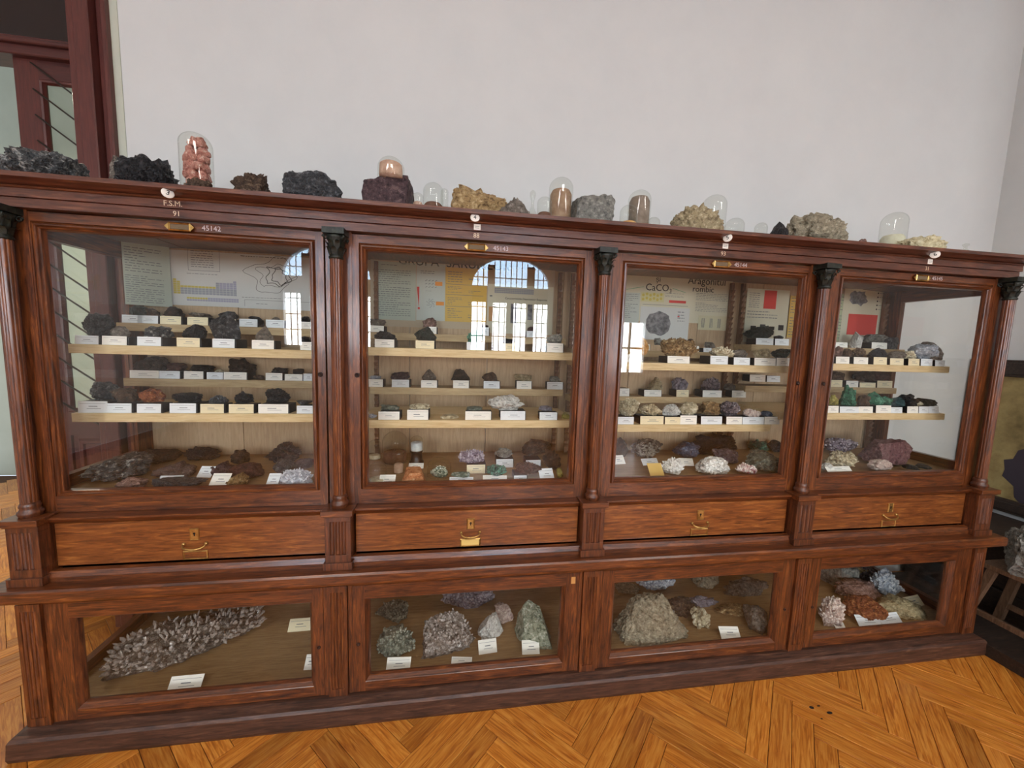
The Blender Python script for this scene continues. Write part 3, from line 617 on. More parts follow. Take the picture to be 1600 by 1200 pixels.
# ------------------------------------------------------------------ printed sheets on the back boards
YP = .508
GREENP = plain('sheet_green', 'bcc8ba', .8); GREYP = plain('sheet_grey_green', 'c4ccc4', .8); YELP = plain('sheet_yellow', 'dcb860', .8); CREAMS = plain('sheet_cream', 'd8d4bc', .8); WHITES = plain('sheet_white', 'd4d6d2', .8)
BEIGE = plain('sheet_beige', 'c4b49a', .8); REDP = plain('red_print', 'd8433c', .7); ORP = plain('orange_print', 'e8963c', .7); YC = plain('yellow_print', 'cfc060', .7); LGR = plain('light_green_print', '7cb48c', .7)
GPH = noisy('grey_photo_print', ['3e3e42', '77777a', 'a8a8a8'], scale=40, rough=.7, bump=0); GRID = plain('grid_grey', 'a0a4ac', .8); GRYL = plain('lavender_print', 'a8a8bc', .8)
def sheet(x0, x1, z0, z1, mat, label, y=YP, t=.0012, curl=0):
    m = MB(); n = 8
    P = []; fs = []
    for i in range(n+1):
        for z in (z0, z1): P.append((x0+(x1-x0)*i/n, y-curl*math.sin(PI*i/n)*.004, z))
    for i in range(n): fs.append((2*i, 2*i+2, 2*i+3, 2*i+1))
    m.add(P, fs); m.add([(p[0], p[1]+t, p[2]) for p in P], [f[::-1] for f in fs])
    m.box(x0, x1, y+t*.4, y+t, z0, z1)
    o = m.build('paper_sheet', mat, None, origin=((x0+x1)/2, y, z0)); tag(o, label, 'poster', 'printed sheets pinned inside the cabinet'); return o
def pr(o, fn, mats, name='printed_text'):
    m = MB(); fn(m); return m.build(name, mats, o)
r = random.Random(3)
def slant(m, sh=True):
    m.v = [(x, .40+(x+.008)*.72+(y-YP), z) for (x, y, z) in m.v]
m = MB(); m.box(.004, .128, YP, YP+.0012, 1.57, 1.84); slant(m); s = m.build('paper_sheet', GREENP, None, origin=(.06, .45, 1.57)); tag(s, 'grey green sheet of dense typed text, leftmost in the first bay', 'poster', 'printed sheets pinned inside the cabinet')
pr(s, lambda m: (lines(m, .008, .126, 1.58, 1.70, YP-.0006, 13, rnd=r), lines(m, .01, .122, 1.71, 1.82, YP-.0006, 10, rnd=r), slant(m)), INK)
s = sheet(.112, .42, 1.582, 1.83, WHITES, 'white sheet with a yellow element table below a framed list', YP-.002)
def f(m):
    y = YP-.0026
    for i in range(18):
        for j in range(7):
            if (j == 0 and 0 < i < 17) or (j == 1 and 2 <= i < 12) or (j == 2 and 2 <= i < 12): continue
            c = 1 if (i < 2 or j in (3,) and i < 12) else (2 if i > 12 and j < 4 else 0)
            m.quadxz(.132+i*.0148, .132+i*.0148+.0133, 1.702-j*.0098-.0088, 1.702-j*.0098, y, c)
    for i in range(20):
        for j in range(2): m.quadxz(.185+i*.011, .185+i*.011+.0098, 1.621-j*.009-.008, 1.621-j*.009, y, 1 if i < 8 and j == 0 else 2)
    lines(m, .21, .32, 1.755, 1.835, y, 8, 3, r); lines(m, .19, .34, 1.724, 1.732, y, 1, 3, r)
    for (a, b_, c, d_) in ((.197, .33, 1.742, 1.7435), (.197, .33, 1.84, 1.8415), (.197, .1985, 1.742, 1.84), (.3285, .33, 1.742, 1.84)): m.quadxz(a, b_, c, d_, y, 3)
pr(s, f, [GRID, YC, GRYL, INK])
s = sheet(.405, .745, 1.58, 1.83, WHITES, 'white sheet with an outline map drawing, right in the first bay', YP-.0035)
def f(m):
    y = YP-.0045; lines(m, .42, .66, 1.815, 1.825, y, 1, 0, r); lines(m, .42, .62, 1.628, 1.634, y, 1, 0, r); lines(m, .48, .54, 1.60, 1.606, y, 1, 0, r)
    for k, (sx, sz) in enumerate(((.1, .078), (.075, .058), (.05, .05), (.03, .036))):
        pts = [(.555+.01*k+(sx*(1+.25*math.sin(3*t+k)+.15*math.sin(7*t+2*k)))*math.cos(t), 1.735+sz*(1+.22*math.sin(2*t+k)+.12*math.cos(5*t))*math.sin(t)) for t in [2*PI*i/46 for i in range(47)]]
        for p, q in zip(pts[:-1], pts[1:]):
            d = Vector((q[0]-p[0], q[1]-p[1])); n = Vector((-d.y, d.x)).normalized()*(.0008 if k < 2 else .0014)
            m.add([(p[0]-n.x, y, p[1]-n.y), (q[0]-n.x, y, q[1]-n.y), (q[0]+n.x, y, q[1]+n.y), (p[0]+n.x, y, p[1]+n.y)], [(0,1,2,3)])
    m.quadxz(.43, .74, 1.6195, 1.6205, y, 0); m.quadxz(.43, .431, 1.59, 1.62, y, 0)
pr(s, f, INK2, 'printed_map')
s = sheet(1.0, 1.93, 1.52, 1.90, BEIGE, 'wide beige backing sheet with large hand-lettered title in the second bay', YP+.001)
text('GRUPA  SĂRURILOR', .062, (1.41, YP-.0006, 1.845), INK2, s, 'hand_lettered_title', sx=1.0)
s = sheet(1.018, 1.217, 1.553, 1.835, GREENP, 'pale green sheet of typed text at left of second bay', YP-.001)
pr(s, lambda m: (lines(m, 1.03, 1.20, 1.57, 1.80, YP-.0016, 22, rnd=r, fill=.95), lines(m, 1.05, 1.18, 1.815, 1.825, YP-.0016, 1, rnd=r)), INK)
s = sheet(1.22, 1.362, 1.557, 1.838, GREYP, 'pale sheet with red exclamation mark and two orange tags', YP-.001)
def f(m):
    y = YP-.0016
    m.add([(1.222, y, 1.722), (1.2315, y, 1.628), (1.2335, y, 1.628), (1.2345, y, 1.722)], [(0,1,2,3)], 1); pts = [(1.2325+.006*math.cos(t*PI/6), y, 1.616+.006*math.sin(t*PI/6)) for t in range(12)]; m.add(pts, [tuple(range(12))], 1)
    m.quadxz(1.312, 1.348, 1.731, 1.751, y-.0003, 2); m.quadxz(1.317, 1.357, 1.634, 1.653, y-.0003, 2)
    for k in range(12): a, b_ = k % 4, k//4; m.obox((1.268+.016*a, y, 1.755-.016*b_), (.005, 0, .003), (0, .0001, 0), (-.0006, 0, .001), 0)
    for k in range(22): a = 2*PI*k/22*3; q = .006+.018*(k/22); m.obox((1.292+q*math.cos(a), y, 1.645+q*math.sin(a)), (.003, 0, 0), (0, .0001, 0), (0, 0, .001), 0)
    lines(m, 1.24, 1.32, 1.785, 1.805, y, 2, 0, r); lines(m, 1.265, 1.30, 1.70, 1.706, y, 1, 0, r)
pr(s, f, [INK, REDP, ORP])
s = sheet(1.363, 1.573, 1.556, 1.826, YELP, 'yellow sheet of typed text in the second bay', YP-.0015)
def f(m):
    y = YP-.0021
    for (a, b_) in ((1.572, 1.625), (1.64, 1.68), (1.70, 1.735), (1.75, 1.81)): lines(m, 1.375, 1.46, a, b_, y, 5, 0, r); lines(m, 1.48, 1.55, a, (a+b_)/2, y, 2, 0, r)
    for z in (1.632, 1.69, 1.742): m.quadxz(1.366, 1.555, z, z+.0018, y, 0)
pr(s, f, INK)
s = sheet(1.578, 1.925, 1.505, 1.755, CREAMS, 'cream sheet with table strip and photographs, right in second bay', YP-.001)
text('Caracteristicile Depozitelor Evaporite', .0145, (1.78, YP-.0016, 1.686), INK2, s, 'printed_heading')
def f(m):
    y = YP-.0016
    for i in range(22):
        for j in range(3): m.quadxz(1.613+i*.0094, 1.613+i*.0094+.0082, 1.737-j*.009-.0078, 1.737-j*.009, y, 0)
    m.quadxz(1.70, 1.735, 1.56, 1.66, y, 1); m.quadxz(1.79, 1.815, 1.58, 1.66, y, 1); m.quadxz(1.586, 1.606, 1.565, 1.64, y, 2); m.quadxz(1.589, 1.602, 1.692, 1.698, y, 3)
    lines(m, 1.61, 1.69, 1.57, 1.66, y, 7, 3, r)
pr(s, f, [GRID, GPH, plain('tan_print', 'c89a6c', .8), INK])
s = sheet(2.325, 2.965, 1.60, 1.88, CREAMS, 'large cream chart with handwritten formula title in the third bay', YP+.001)
for (t_, sz, x, z) in (('și', .04, 2.512, 1.828), ('CaCO', .052, 2.51, 1.783), ('3', .034, 2.588, 1.768), ('Aragonitul', .055, 2.805, 1.832), ('rombic', .046, 2.785, 1.788)): text(t_, sz, (x, YP-.0004, z), INK2, s, 'hand_lettered_title')
def f(m):
    y = YP-.0004
    for (a, b_) in (((2.33, 1.765), (2.43, 1.785)), ((2.60, 1.785), (2.68, 1.765))):
        m.add([(a[0], y, a[1]-.0015), (b_[0], y, b_[1]-.0015), (b_[0], y, b_[1]+.0015), (a[0], y, a[1]+.0015)], [(0,1,2,3)], 0)
    m.quadxz(2.33, 2.68, 1.842, 1.845, y, 1)
    lines(m, 2.56, 2.69, 1.735, 1.76, y, 4, 2, r); m.quadxz(2.584, 2.686, 1.706, 1.72, y-.0002, 3); m.quadxz(2.43, 2.70, 1.690, 1.692, y, 2)
    lines(m, 2.745, 2.95, 1.665, 1.77, y, 12, 2, r, .95)
pr(s, f, [LGR, ORP, INK, REDP])
s = sheet(2.322, 2.412, 1.588, 1.75, GREYP, 'small bluish text sheet at left edge of third bay', YP-.001)
pr(s, lambda m: lines(m, 2.33, 2.405, 1.60, 1.745, YP-.0016, 14, rnd=r, fill=.95), INK)
s = sheet(2.417, 2.553, 1.706, 1.756, plain('sheet_pale_yellow', 'd6d2a0', .8), 'pale yellow slip of hexagon patterns in the third bay', YP-.001)
def f(m):
    for a in range(6):
        for b_ in range(2):
            c = (2.43+a*.021, 1.719+b_*.022+(.006 if a % 2 else 0)); m.add([(c[0]+.0085*math.cos(t*PI/3), YP-.0016, c[1]+.0085*math.sin(t*PI/3)) for t in range(6)], [tuple(range(6))])
pr(s, f, YC, 'printed_pattern')
s = sheet(2.42, 2.712, 1.50, 1.68, WHITES, 'white sheet with photograph of a grey rock, third bay', YP-.002)
def f(m):
    y = YP-.0026; rr = random.Random(8); pts = [(2.528+.078*math.cos(t*PI/12)*(1+rr.uniform(-.1, .12)), y, 1.59+.064*math.sin(t*PI/12)*(1+rr.uniform(-.1, .12))) for t in range(24)]; m.add(pts, [tuple(range(24))], 0)
    m.quadxz(2.64, 2.652, 1.63, 1.636, y, 1); lines(m, 2.64, 2.69, 1.60, 1.665, y, 4, 2, r)
pr(s, f, [GPH, REDP, INK], 'printed_photo')
s = sheet(2.77, 2.955, 1.565, 1.645, plain('sheet_yellowish', 'd4cfae', .8), 'small yellowish sheet of wavy diagrams below the cream chart', YP-.001)
pr(s, lambda m: [m.quadxz(2.79+a*.05+b_*.007, 2.79+a*.05+b_*.007+.003, 1.578, 1.63, YP-.0016) for a in range(3) for b_ in range(3)], INK)
s = sheet(3.06, 3.335, 1.506, 1.81, CREAMS, 'cream sheet with a red square behind the column between bays', YP-.001)
def f(m):
    y = YP-.0016; m.quadxz(3.17, 3.25, 1.70, 1.804, y, 1); lines(m, 3.075, 3.155, 1.70, 1.79, y, 8, 0, r); lines(m, 3.07, 3.3, 1.64, 1.69, y, 3, 0, r)
    for k in range(4): m.quadxz(3.10+.06*k, 3.135+.06*k, 1.58, 1.60+.01*(k % 2), y, 2)
pr(s, f, [INK, REDP, INK2])
s = sheet(3.342, 3.40, 1.54, 1.782, YELP, 'narrow yellow text strip beside the red square sheet', YP-.001)
pr(s, lambda m: lines(m, 3.35, 3.395, 1.55, 1.775, YP-.0016, 14, rnd=r), INK)
s = sheet(3.655, 3.715, 1.527, 1.81, plain('sheet_light_green', 'b4c09c', .8), 'narrow light green strip at left of the rightmost bay', YP-.001)
pr(s, lambda m: lines(m, 3.66, 3.71, 1.54, 1.80, YP-.0016, 14, rnd=r), INK)
s = sheet(3.70, 3.99, 1.51, 1.85, CREAMS, 'cream sheet with grey rock photograph above a red square', YP-.002)
def f(m):
    y = YP-.0026; rr = random.Random(4); pts = [(3.80+.062*math.cos(t*PI/10)*(1+rr.uniform(-.25, .2)), y, 1.79+.045*math.sin(t*PI/10)*(1+rr.uniform(-.25, .2))) for t in range(20)]; m.add(pts, [tuple(range(20))], 0)
    m.quadxz(3.745, 3.95, 1.572, 1.695, y, 1)
    for k in range(5): pts = [(3.935+.005*math.cos(t*PI/5), y, 1.825-.024*k+.005*math.sin(t*PI/5)) for t in range(10)]; m.add(pts, [tuple(range(10))], 3); lines(m, 3.945, 3.98, 1.821-.024*k, 1.829-.024*k, y, 1, 2, r)
pr(s, f, [GPH, REDP, INK, INK2], 'printed_photo')
# ------------------------------------------------------------------ specimens with their stands and cards
SPECIMENS = [
 ('1step','upper back step, leftmost bay','first',0.0,0.43,1.523,0.085,0.074,0.046,'lump','greenblack','low greenish black rock',[0.008, 0.385, 1.49, 0.078, 0.034]),
 ('1step','upper back step, leftmost bay','second',0.087,0.43,1.523,0.062,0.053,0.035,'lump','brown','small low brown rock',[0.103, 0.385, 1.49, 0.078, 0.034]),
 ('1step','upper back step, leftmost bay','third',0.177,0.43,1.524,0.082,0.068,0.046,'lump','darkbrown','dark flattish rock',[0.191, 0.385, 1.49, 0.081, 0.035]),
 ('1step','upper back step, leftmost bay','fourth',0.282,0.43,1.524,0.089,0.073,0.023,'slab','greybrown','thin grey brown platy rock',[0.297, 0.385, 1.49, 0.082, 0.035]),
 ('1step','upper back step, leftmost bay','fifth',0.393,0.43,1.521,0.078,0.063,0.039,'facet','darkgrey','dark blocky rock',[0.408, 0.385, 1.49, 0.081, 0.032]),
 ('1step','upper back step, leftmost bay','sixth',0.508,0.43,1.524,0.056,0.044,0.017,'facet','black','tiny black chip',[0.501, 0.385, 1.49, 0.074, 0.035]),
 ('1step','upper back step, leftmost bay','seventh',0.597,0.43,1.525,0.038,0.04,0.017,'facet','greybrown','tiny peaked grey chip',[0.611, 0.385, 1.49, 0.076, 0.036]),
 ('1step','upper back step, leftmost bay','eighth',0.726,0.43,1.521,0.04,0.04,0.029,'lump','black','small black rock',[0.741, 0.385, 1.49, 0.049, 0.032]),
 ('1front','upper front shelf, leftmost bay','first',-0.012,0.218,1.432,0.101,0.088,0.09,'fold','black','large black folded lump',[-0.005, 0.17, 1.4, 0.077, 0.033]),
 ('1front','upper front shelf, leftmost bay','second',0.123,0.218,1.433,0.058,0.05,0.041,'lump','greybrown','grey brown rounded rock',[0.135, 0.17, 1.4, 0.082, 0.034]),
 ('1front','upper front shelf, leftmost bay','third',0.253,0.218,1.434,0.095,0.08,0.046,'fold','blackwhite','black rock with white streaks',[0.252, 0.17, 1.4, 0.081, 0.035]),
 ('1front','upper front shelf, leftmost bay','fourth',0.383,0.218,1.435,0.091,0.074,0.056,'facet','black','smooth black two-humped rock',[0.387, 0.17, 1.4, 0.08, 0.036]),
 ('1front','upper front shelf, leftmost bay','fifth',0.5,0.218,1.435,0.11,0.089,0.11,'facet','darkgrey','tall dark grey columnar rock',[0.512, 0.17, 1.4, 0.079, 0.036]),
 ('1front','upper front shelf, leftmost bay','sixth',0.643,0.218,1.434,0.073,0.058,0.06,'facet','greybrown','small grey pyramid-shaped rock',[0.655, 0.17, 1.4, 0.081, 0.035]),
 ('1front','upper front shelf, leftmost bay','seventh',0.8,0.218,1.432,0.041,0.04,0.024,'lump','black','small black knob',[0.816, 0.17, 1.4, 0.043, 0.033]),
 ('1mid','middle back ledge, leftmost bay','first',0.048,0.445,1.284,0.128,0.09,0.061,'lump','darkbrown','wide dark mound of rock',[0.065, 0.4, 1.25, 0.113, 0.035]),
 ('1mid','middle back ledge, leftmost bay','second',0.161,0.445,1.283,0.077,0.065,0.037,'lump','redbrown','dark reddish rock',[0.164, 0.4, 1.25, 0.081, 0.034]),
 ('1mid','middle back ledge, leftmost bay','third',0.263,0.445,1.284,0.094,0.077,0.028,'lump','black','black oval rock',[0.26, 0.4, 1.25, 0.078, 0.035]),
 ('1mid','middle back ledge, leftmost bay','fourth',0.342,0.445,1.281,0.036,0.04,0.015,'crystal','cream','small cream crystal',[0.346, 0.4, 1.25, 0.066, 0.032]),
 ('1mid','middle back ledge, leftmost bay','fifth',0.441,0.445,1.283,0.106,0.085,0.065,'nodular','darkbrown','dark knobbly cluster',[0.43, 0.4, 1.25, 0.095, 0.034]),
 ('1mid','middle back ledge, leftmost bay','sixth',0.509,0.445,1.25,0.047,0.04,0.021,'facet','brown','small loose brown stone',None),
 ('1mid','middle back ledge, leftmost bay','seventh',0.6,0.445,1.283,0.075,0.058,0.025,'nodular','black','black knobbly rock',[0.593, 0.4, 1.25, 0.071, 0.034]),
 ('1mid','middle back ledge, leftmost bay','eighth',0.683,0.445,1.279,0.049,0.04,0.025,'lump','darkbrown','small dark brown rock',[0.677, 0.4, 1.25, 0.076, 0.03]),
 ('1mid','middle back ledge, leftmost bay','ninth',0.741,0.4,1.25,0,0,0,'','','',[0.741, 0.4, 1.25, 0.043, 0.034]),
 ('1low','lower front shelf, leftmost bay','first',0.024,0.208,1.184,0.101,0.088,0.07,'fold','darkgrey','dark layered slab of ore',[0.028, 0.16, 1.14, 0.097, 0.045]),
 ('1low','lower front shelf, leftmost bay','second',0.132,0.208,1.176,0.087,0.076,0.059,'fold','brown','brown layered rock',[0.139, 0.16, 1.14, 0.088, 0.037]),
 ('1low','lower front shelf, leftmost bay','third',0.222,0.208,1.175,0.072,0.062,0.054,'facet','rust','rust orange and brown rock',[0.243, 0.16, 1.14, 0.083, 0.036]),
 ('1low','lower front shelf, leftmost bay','fourth',0.35,0.208,1.178,0.102,0.084,0.035,'slab','black','flat black slab',[0.361, 0.16, 1.14, 0.093, 0.039]),
 ('1low','lower front shelf, leftmost bay','fifth',0.462,0.208,1.176,0.073,0.059,0.035,'crystal','darkgrey','dark cluster of small crystals',[0.465, 0.16, 1.14, 0.084, 0.037]),
 ('1low','lower front shelf, leftmost bay','sixth',0.557,0.208,1.176,0.07,0.055,0.047,'nodular','black','black grape-like rock',[0.571, 0.16, 1.14, 0.091, 0.037]),
 ('1low','lower front shelf, leftmost bay','seventh',0.691,0.208,1.177,0.095,0.074,0.06,'ore','black','large black spiky rock',[0.69, 0.16, 1.14, 0.112, 0.038]),
 ('1low','lower front shelf, leftmost bay','eighth',0.792,0.208,1.172,0.065,0.05,0.015,'slab','darkgrey','dark flat rock under white card',[0.811, 0.16, 1.14, 0.064, 0.033]),
 ('1floor','case floor, leftmost bay','first',0.097,0.213,0.872,0.2,0.24,0.083,'ore','metal','big metallic grey crystal mass',None),
 ('1floor','case floor, leftmost bay','second',0.098,0.399,0.872,0.168,0.12,0.055,'slab','darkbrown','dark brown flat slab',None),
 ('1floor','case floor, leftmost bay','third',0.226,0.081,0.872,0.096,0.08,0.04,'fold','pinkbrown','pinkish brown hollow rock',None),
 ('1floor','case floor, leftmost bay','fourth',0.248,0.44,0.872,0.167,0.12,0.056,'ore','black','black spiky rock behind the brown lump',None),
 ('1floor','case floor, leftmost bay','fifth',0.288,0.211,0.872,0.138,0.12,0.054,'lump','redgrey','greyish brown lump',None),
 ('1floor','case floor, leftmost bay','sixth',0.319,0.128,0.872,0,0,0,'','','',[0.319, 0.128, 0.872, 0.082, 0.02]),
 ('1floor','case floor, leftmost bay','seventh',0.387,0.077,0.872,0.2,0.07,0.031,'slab','darkgrey','slate grey flat slab with lumpy end',None),
 ('1floor','case floor, leftmost bay','eighth',0.412,0.172,0.872,0,0,0,'','','',[0.412, 0.172, 0.872, 0.057, 0.037]),
 ('1floor','case floor, leftmost bay','ninth',0.447,0.386,0.872,0.077,0.1,0.057,'fold','darkbrown','small dark two-horned rock',None),
 ('1floor','case floor, leftmost bay','tenth',0.455,0.224,0.872,0.078,0.1,0.045,'nodular','purplebrown','purplish brown knobbly rock',None),
 ('1floor','case floor, leftmost bay','eleventh',0.522,0.068,0.872,0,0,0,'','','',[0.522, 0.068, 0.872, 0.067, 0.04]),
 ('1floor','case floor, leftmost bay','twelfth',0.556,0.181,0.872,0,0,0,'','','',[0.556, 0.181, 0.872, 0.06, 0.025]),
 ('1floor','case floor, leftmost bay','thirteenth',0.577,0.179,0.872,0.12,0.13,0.058,'facet','redbrown','broad brown block with flat top',None),
 ('1floor','case floor, leftmost bay','fourteenth',0.589,0.081,0.872,0.073,0.08,0.047,'blade','ochre','ochre bladed rock in a paper tray',None),
 ('1floor','case floor, leftmost bay','fifteenth',0.627,0.39,0.872,0.156,0.11,0.089,'ore','black','black branching rock',None),
 ('1floor','case floor, leftmost bay','sixteenth',0.704,0.199,0.872,0.089,0.1,0.061,'lump','darkgrey','dark grey rounded rock',None),
 ('1floor','case floor, leftmost bay','seventeenth',0.718,0.056,0.872,0,0,0,'','','',[0.718, 0.056, 0.872, 0.044, 0.04]),
 ('1floor','case floor, leftmost bay','eighteenth',0.754,0.293,0.872,0.083,0.1,0.039,'facet','purplebrown','greyish purple angular rock',None),
 ('1floor','case floor, leftmost bay','nineteenth',0.794,0.09,0.872,0.14,0.1,0.061,'crystal','clear','cluster of clear pale crystals',None),
 ('2step','upper back step, second bay','first',1.045,0.43,1.516,0.087,0.066,0.036,'slab','greybrown','flat grey rock',[1.048, 0.385, 1.487, 0.071, 0.03]),
 ('2step','upper back step, second bay','second',1.292,0.43,1.52,0.069,0.052,0.048,'nodular','pinkbrown','pinkish knobbly rock',[1.308, 0.385, 1.487, 0.038, 0.034]),
 ('2step','upper back step, second bay','third',1.556,0.43,1.527,0.047,0.04,0.015,'slab','darkbrown','thin dark rock',[1.56, 0.385, 1.487, 0.036, 0.041]),
 ('2step','upper back step, second bay','fourth',1.797,0.43,1.517,0.039,0.04,0.026,'lump','redgrey','small brownish rock',[1.788, 0.385, 1.487, 0.045, 0.031]),
 ('2front','upper front shelf, second bay','first',1.119,0.218,1.453,0.095,0.072,0.037,'lump','black','black smooth dome-shaped rock',[1.124, 0.17, 1.42, 0.078, 0.034]),
 ('2front','upper front shelf, second bay','second',1.286,0.218,1.453,0.098,0.073,0.063,'facet','greenblack','dark greenish angular rock',[1.289, 0.17, 1.42, 0.077, 0.034]),
 ('2front','upper front shelf, second bay','third',1.502,0.218,1.453,0.075,0.056,0.064,'crystal','malachite','green mineral with white patches',[1.503, 0.17, 1.42, 0.075, 0.034]),
 ('2front','upper front shelf, second bay','fourth',1.651,0.218,1.452,0.066,0.049,0.024,'slab','black','low black rock',[1.653, 0.17, 1.42, 0.079, 0.033]),
 ('2front','upper front shelf, second bay','fifth',1.866,0.218,1.46,0.078,0.059,0.049,'crystal','grey','grey crystalline rock',[1.857, 0.17, 1.42, 0.074, 0.041]),
 ('2mid','middle back ledge, second bay','first',1.032,0.445,1.262,0.055,0.041,0.015,'slab','clear','thin pale glassy flake',[1.042, 0.4, 1.226, 0.067, 0.037]),
 ('2mid','middle back ledge, second bay','second',1.152,0.445,1.262,0.092,0.069,0.036,'lump','purplebrown','dark low dome-shaped rock',[1.158, 0.4, 1.226, 0.081, 0.037]),
 ('2mid','middle back ledge, second bay','third',1.29,0.445,1.261,0.073,0.055,0.053,'facet','greybrown','steep triangular brown rock',[1.293, 0.4, 1.226, 0.076, 0.036]),
 ('2mid','middle back ledge, second bay','fourth',1.446,0.445,1.263,0.098,0.074,0.058,'facet','darkbrown','large dark brown angular rock',[1.448, 0.4, 1.226, 0.077, 0.038]),
 ('2mid','middle back ledge, second bay','fifth',1.595,0.445,1.262,0.083,0.062,0.045,'facet','brown','brown pointed rock',[1.6, 0.4, 1.226, 0.08, 0.037]),
 ('2mid','middle back ledge, second bay','sixth',1.766,0.445,1.265,0.095,0.072,0.033,'slab','buff','buff and white flat rock',[1.765, 0.4, 1.226, 0.076, 0.04]),
 ('2mid','middle back ledge, second bay','seventh',1.936,0.445,1.263,0.065,0.05,0.029,'lump','grey','small grey dome-shaped rock',[1.926, 0.4, 1.226, 0.083, 0.038]),
 ('2low','lower front shelf, second bay','first',1.067,0.205,1.115,0.038,0.04,0.02,'crystal','clear','small clear crystal without stand',None),
 ('2low','lower front shelf, second bay','second',1.139,0.208,1.149,0.083,0.062,0.024,'nodular','greygreen','green grey lumpy rock',[1.143, 0.16, 1.115, 0.086, 0.035]),
 ('2low','lower front shelf, second bay','third',1.265,0.208,1.157,0.1,0.075,0.024,'crystal','cream','flat white crystalline crust',[1.262, 0.16, 1.115, 0.088, 0.043]),
 ('2low','lower front shelf, second bay','fourth',1.397,0.205,1.115,0.085,0.064,0.015,'slab','cream','thin whitish flake without stand',None),
 ('2low','lower front shelf, second bay','fifth',1.506,0.208,1.152,0.075,0.056,0.015,'slab','greygreen','thin greenish plate',[1.521, 0.16, 1.115, 0.113, 0.038]),
 ('2low','lower front shelf, second bay','sixth',1.651,0.208,1.154,0.174,0.12,0.068,'nodular','white','large snow white rosette cluster',[1.675, 0.16, 1.115, 0.111, 0.04]),
 ('2low','lower front shelf, second bay','seventh',1.835,0.208,1.149,0.066,0.05,0.024,'lump','lilac','greyish lilac rounded rock',[1.837, 0.16, 1.115, 0.081, 0.035]),
 ('2low','lower front shelf, second bay','eighth',1.933,0.205,1.115,0.042,0.04,0.027,'lump','yellow','yellow green lump without stand',None),
 ('2floor','case floor, second bay','first',1.151,0.05,0.87,0,0,0,'','','',[1.151, 0.05, 0.87, 0.063, 0.032]),
 ('2floor','case floor, second bay','second',1.247,0.247,0.87,0,0,0,'','','',[1.247, 0.247, 0.87, 0.067, 0.02]),
 ('2floor','case floor, second bay','third',1.254,0.09,0.87,0.098,0.1,0.054,'block','salmon','orange pink banded cube of rock',None),
 ('2floor','case floor, second bay','fourth',1.447,0.09,0.889,0.09,0.07,0.015,'crystal','greengrey','green grey crystal group',[1.45, 0.05, 0.87, 0.099, 0.02]),
 ('2floor','case floor, second bay','fifth',1.499,0.228,0.909,0.128,0.12,0.065,'crystal','amethyst','sparkling mauve crystal geode',[1.517, 0.166, 0.87, 0.082, 0.04]),
 ('2floor','case floor, second bay','sixth',1.6,0.104,0.892,0.095,0.1,0.043,'crystal','emerald','emerald green crystal crust',[1.59, 0.051, 0.87, 0.102, 0.023]),
 ('2floor','case floor, second bay','seventh',1.657,0.296,0.909,0.092,0.1,0.04,'nodular','grey','grey flat-topped rock',[1.656, 0.243, 0.87, 0.08, 0.04]),
 ('2floor','case floor, second bay','eighth',1.744,0.11,0.894,0.13,0.1,0.044,'blade','redbrown','red brown flaky rock',[1.7, 0.057, 0.87, 0.055, 0.025]),
 ('2floor','case floor, second bay','ninth',1.821,0.064,0.87,0,0,0,'','','',[1.821, 0.064, 0.87, 0.065, 0.04]),
 ('2floor','case floor, second bay','tenth',1.831,0.356,0.908,0.155,0.14,0.07,'facet','darkbrown','largest dark boulder',[1.79, 0.225, 0.87, 0.07, 0.039]),
 ('2floor','case floor, second bay','eleventh',1.883,0.24,0.87,0.089,0.12,0.081,'nodular','darkbrown','dark brown rounded boulder',None),
 ('2floor','case floor, second bay','twelfth',1.886,0.103,0.87,0.029,0.05,0.041,'lump','yellow','small yellow lump',None),
 ('3step','upper back step, third bay','first',2.494,0.43,1.471,0.045,0.04,0.039,'lump','grey','round grey pebble',[2.406, 0.385, 1.44, 0.036, 0.032]),
 ('3step','upper back step, third bay','second',2.683,0.43,1.47,0.045,0.04,0.041,'lump','brown','small brown rock',[2.69, 0.385, 1.44, 0.027, 0.031]),
 ('3step','upper back step, third bay','third',2.793,0.43,1.462,0.066,0.056,0.035,'slab','greybrown','flat greyish brown rock',[2.754, 0.385, 1.44, 0.047, 0.023]),
 ('3front','upper front shelf, third bay','first',2.272,0.218,1.42,0.104,0.082,0.107,'facet','orange','tall orange yellow peaked rock',[2.222, 0.17, 1.385, 0.098, 0.036]),
 ('3front','upper front shelf, third bay','second',2.478,0.218,1.418,0.181,0.12,0.1,'blade','ochre','large ochre spiky cluster',[2.457, 0.17, 1.385, 0.112, 0.034]),
 ('3front','upper front shelf, third bay','third',2.704,0.218,1.425,0.12,0.104,0.05,'crystal','cream','whitish crystal cluster',[2.667, 0.17, 1.385, 0.092, 0.041]),
 ('3front','upper front shelf, third bay','fourth',2.817,0.218,1.42,0.082,0.071,0.042,'lump','greybrown','grey beige rock',[2.788, 0.17, 1.385, 0.086, 0.036]),
 ('3front','upper front shelf, third bay','fifth',2.939,0.218,1.421,0.095,0.083,0.048,'facet','buff','pale beige angular rock',[2.914, 0.17, 1.385, 0.116, 0.037]),
 ('3front','upper front shelf, third bay','sixth',3.043,0.218,1.424,0.091,0.079,0.048,'lump','greenblack','dark green rock',[3.015, 0.17, 1.385, 0.075, 0.04]),
 ('3mid','middle back ledge, third bay','first',2.303,0.4,1.195,0,0,0,'','','',[2.303, 0.4, 1.195, 0.059, 0.042]),
 ('3mid','middle back ledge, third bay','second',2.503,0.445,1.229,0.094,0.076,0.067,'facet','buff','brownish cone-shaped rock',[2.466, 0.4, 1.195, 0.098, 0.035]),
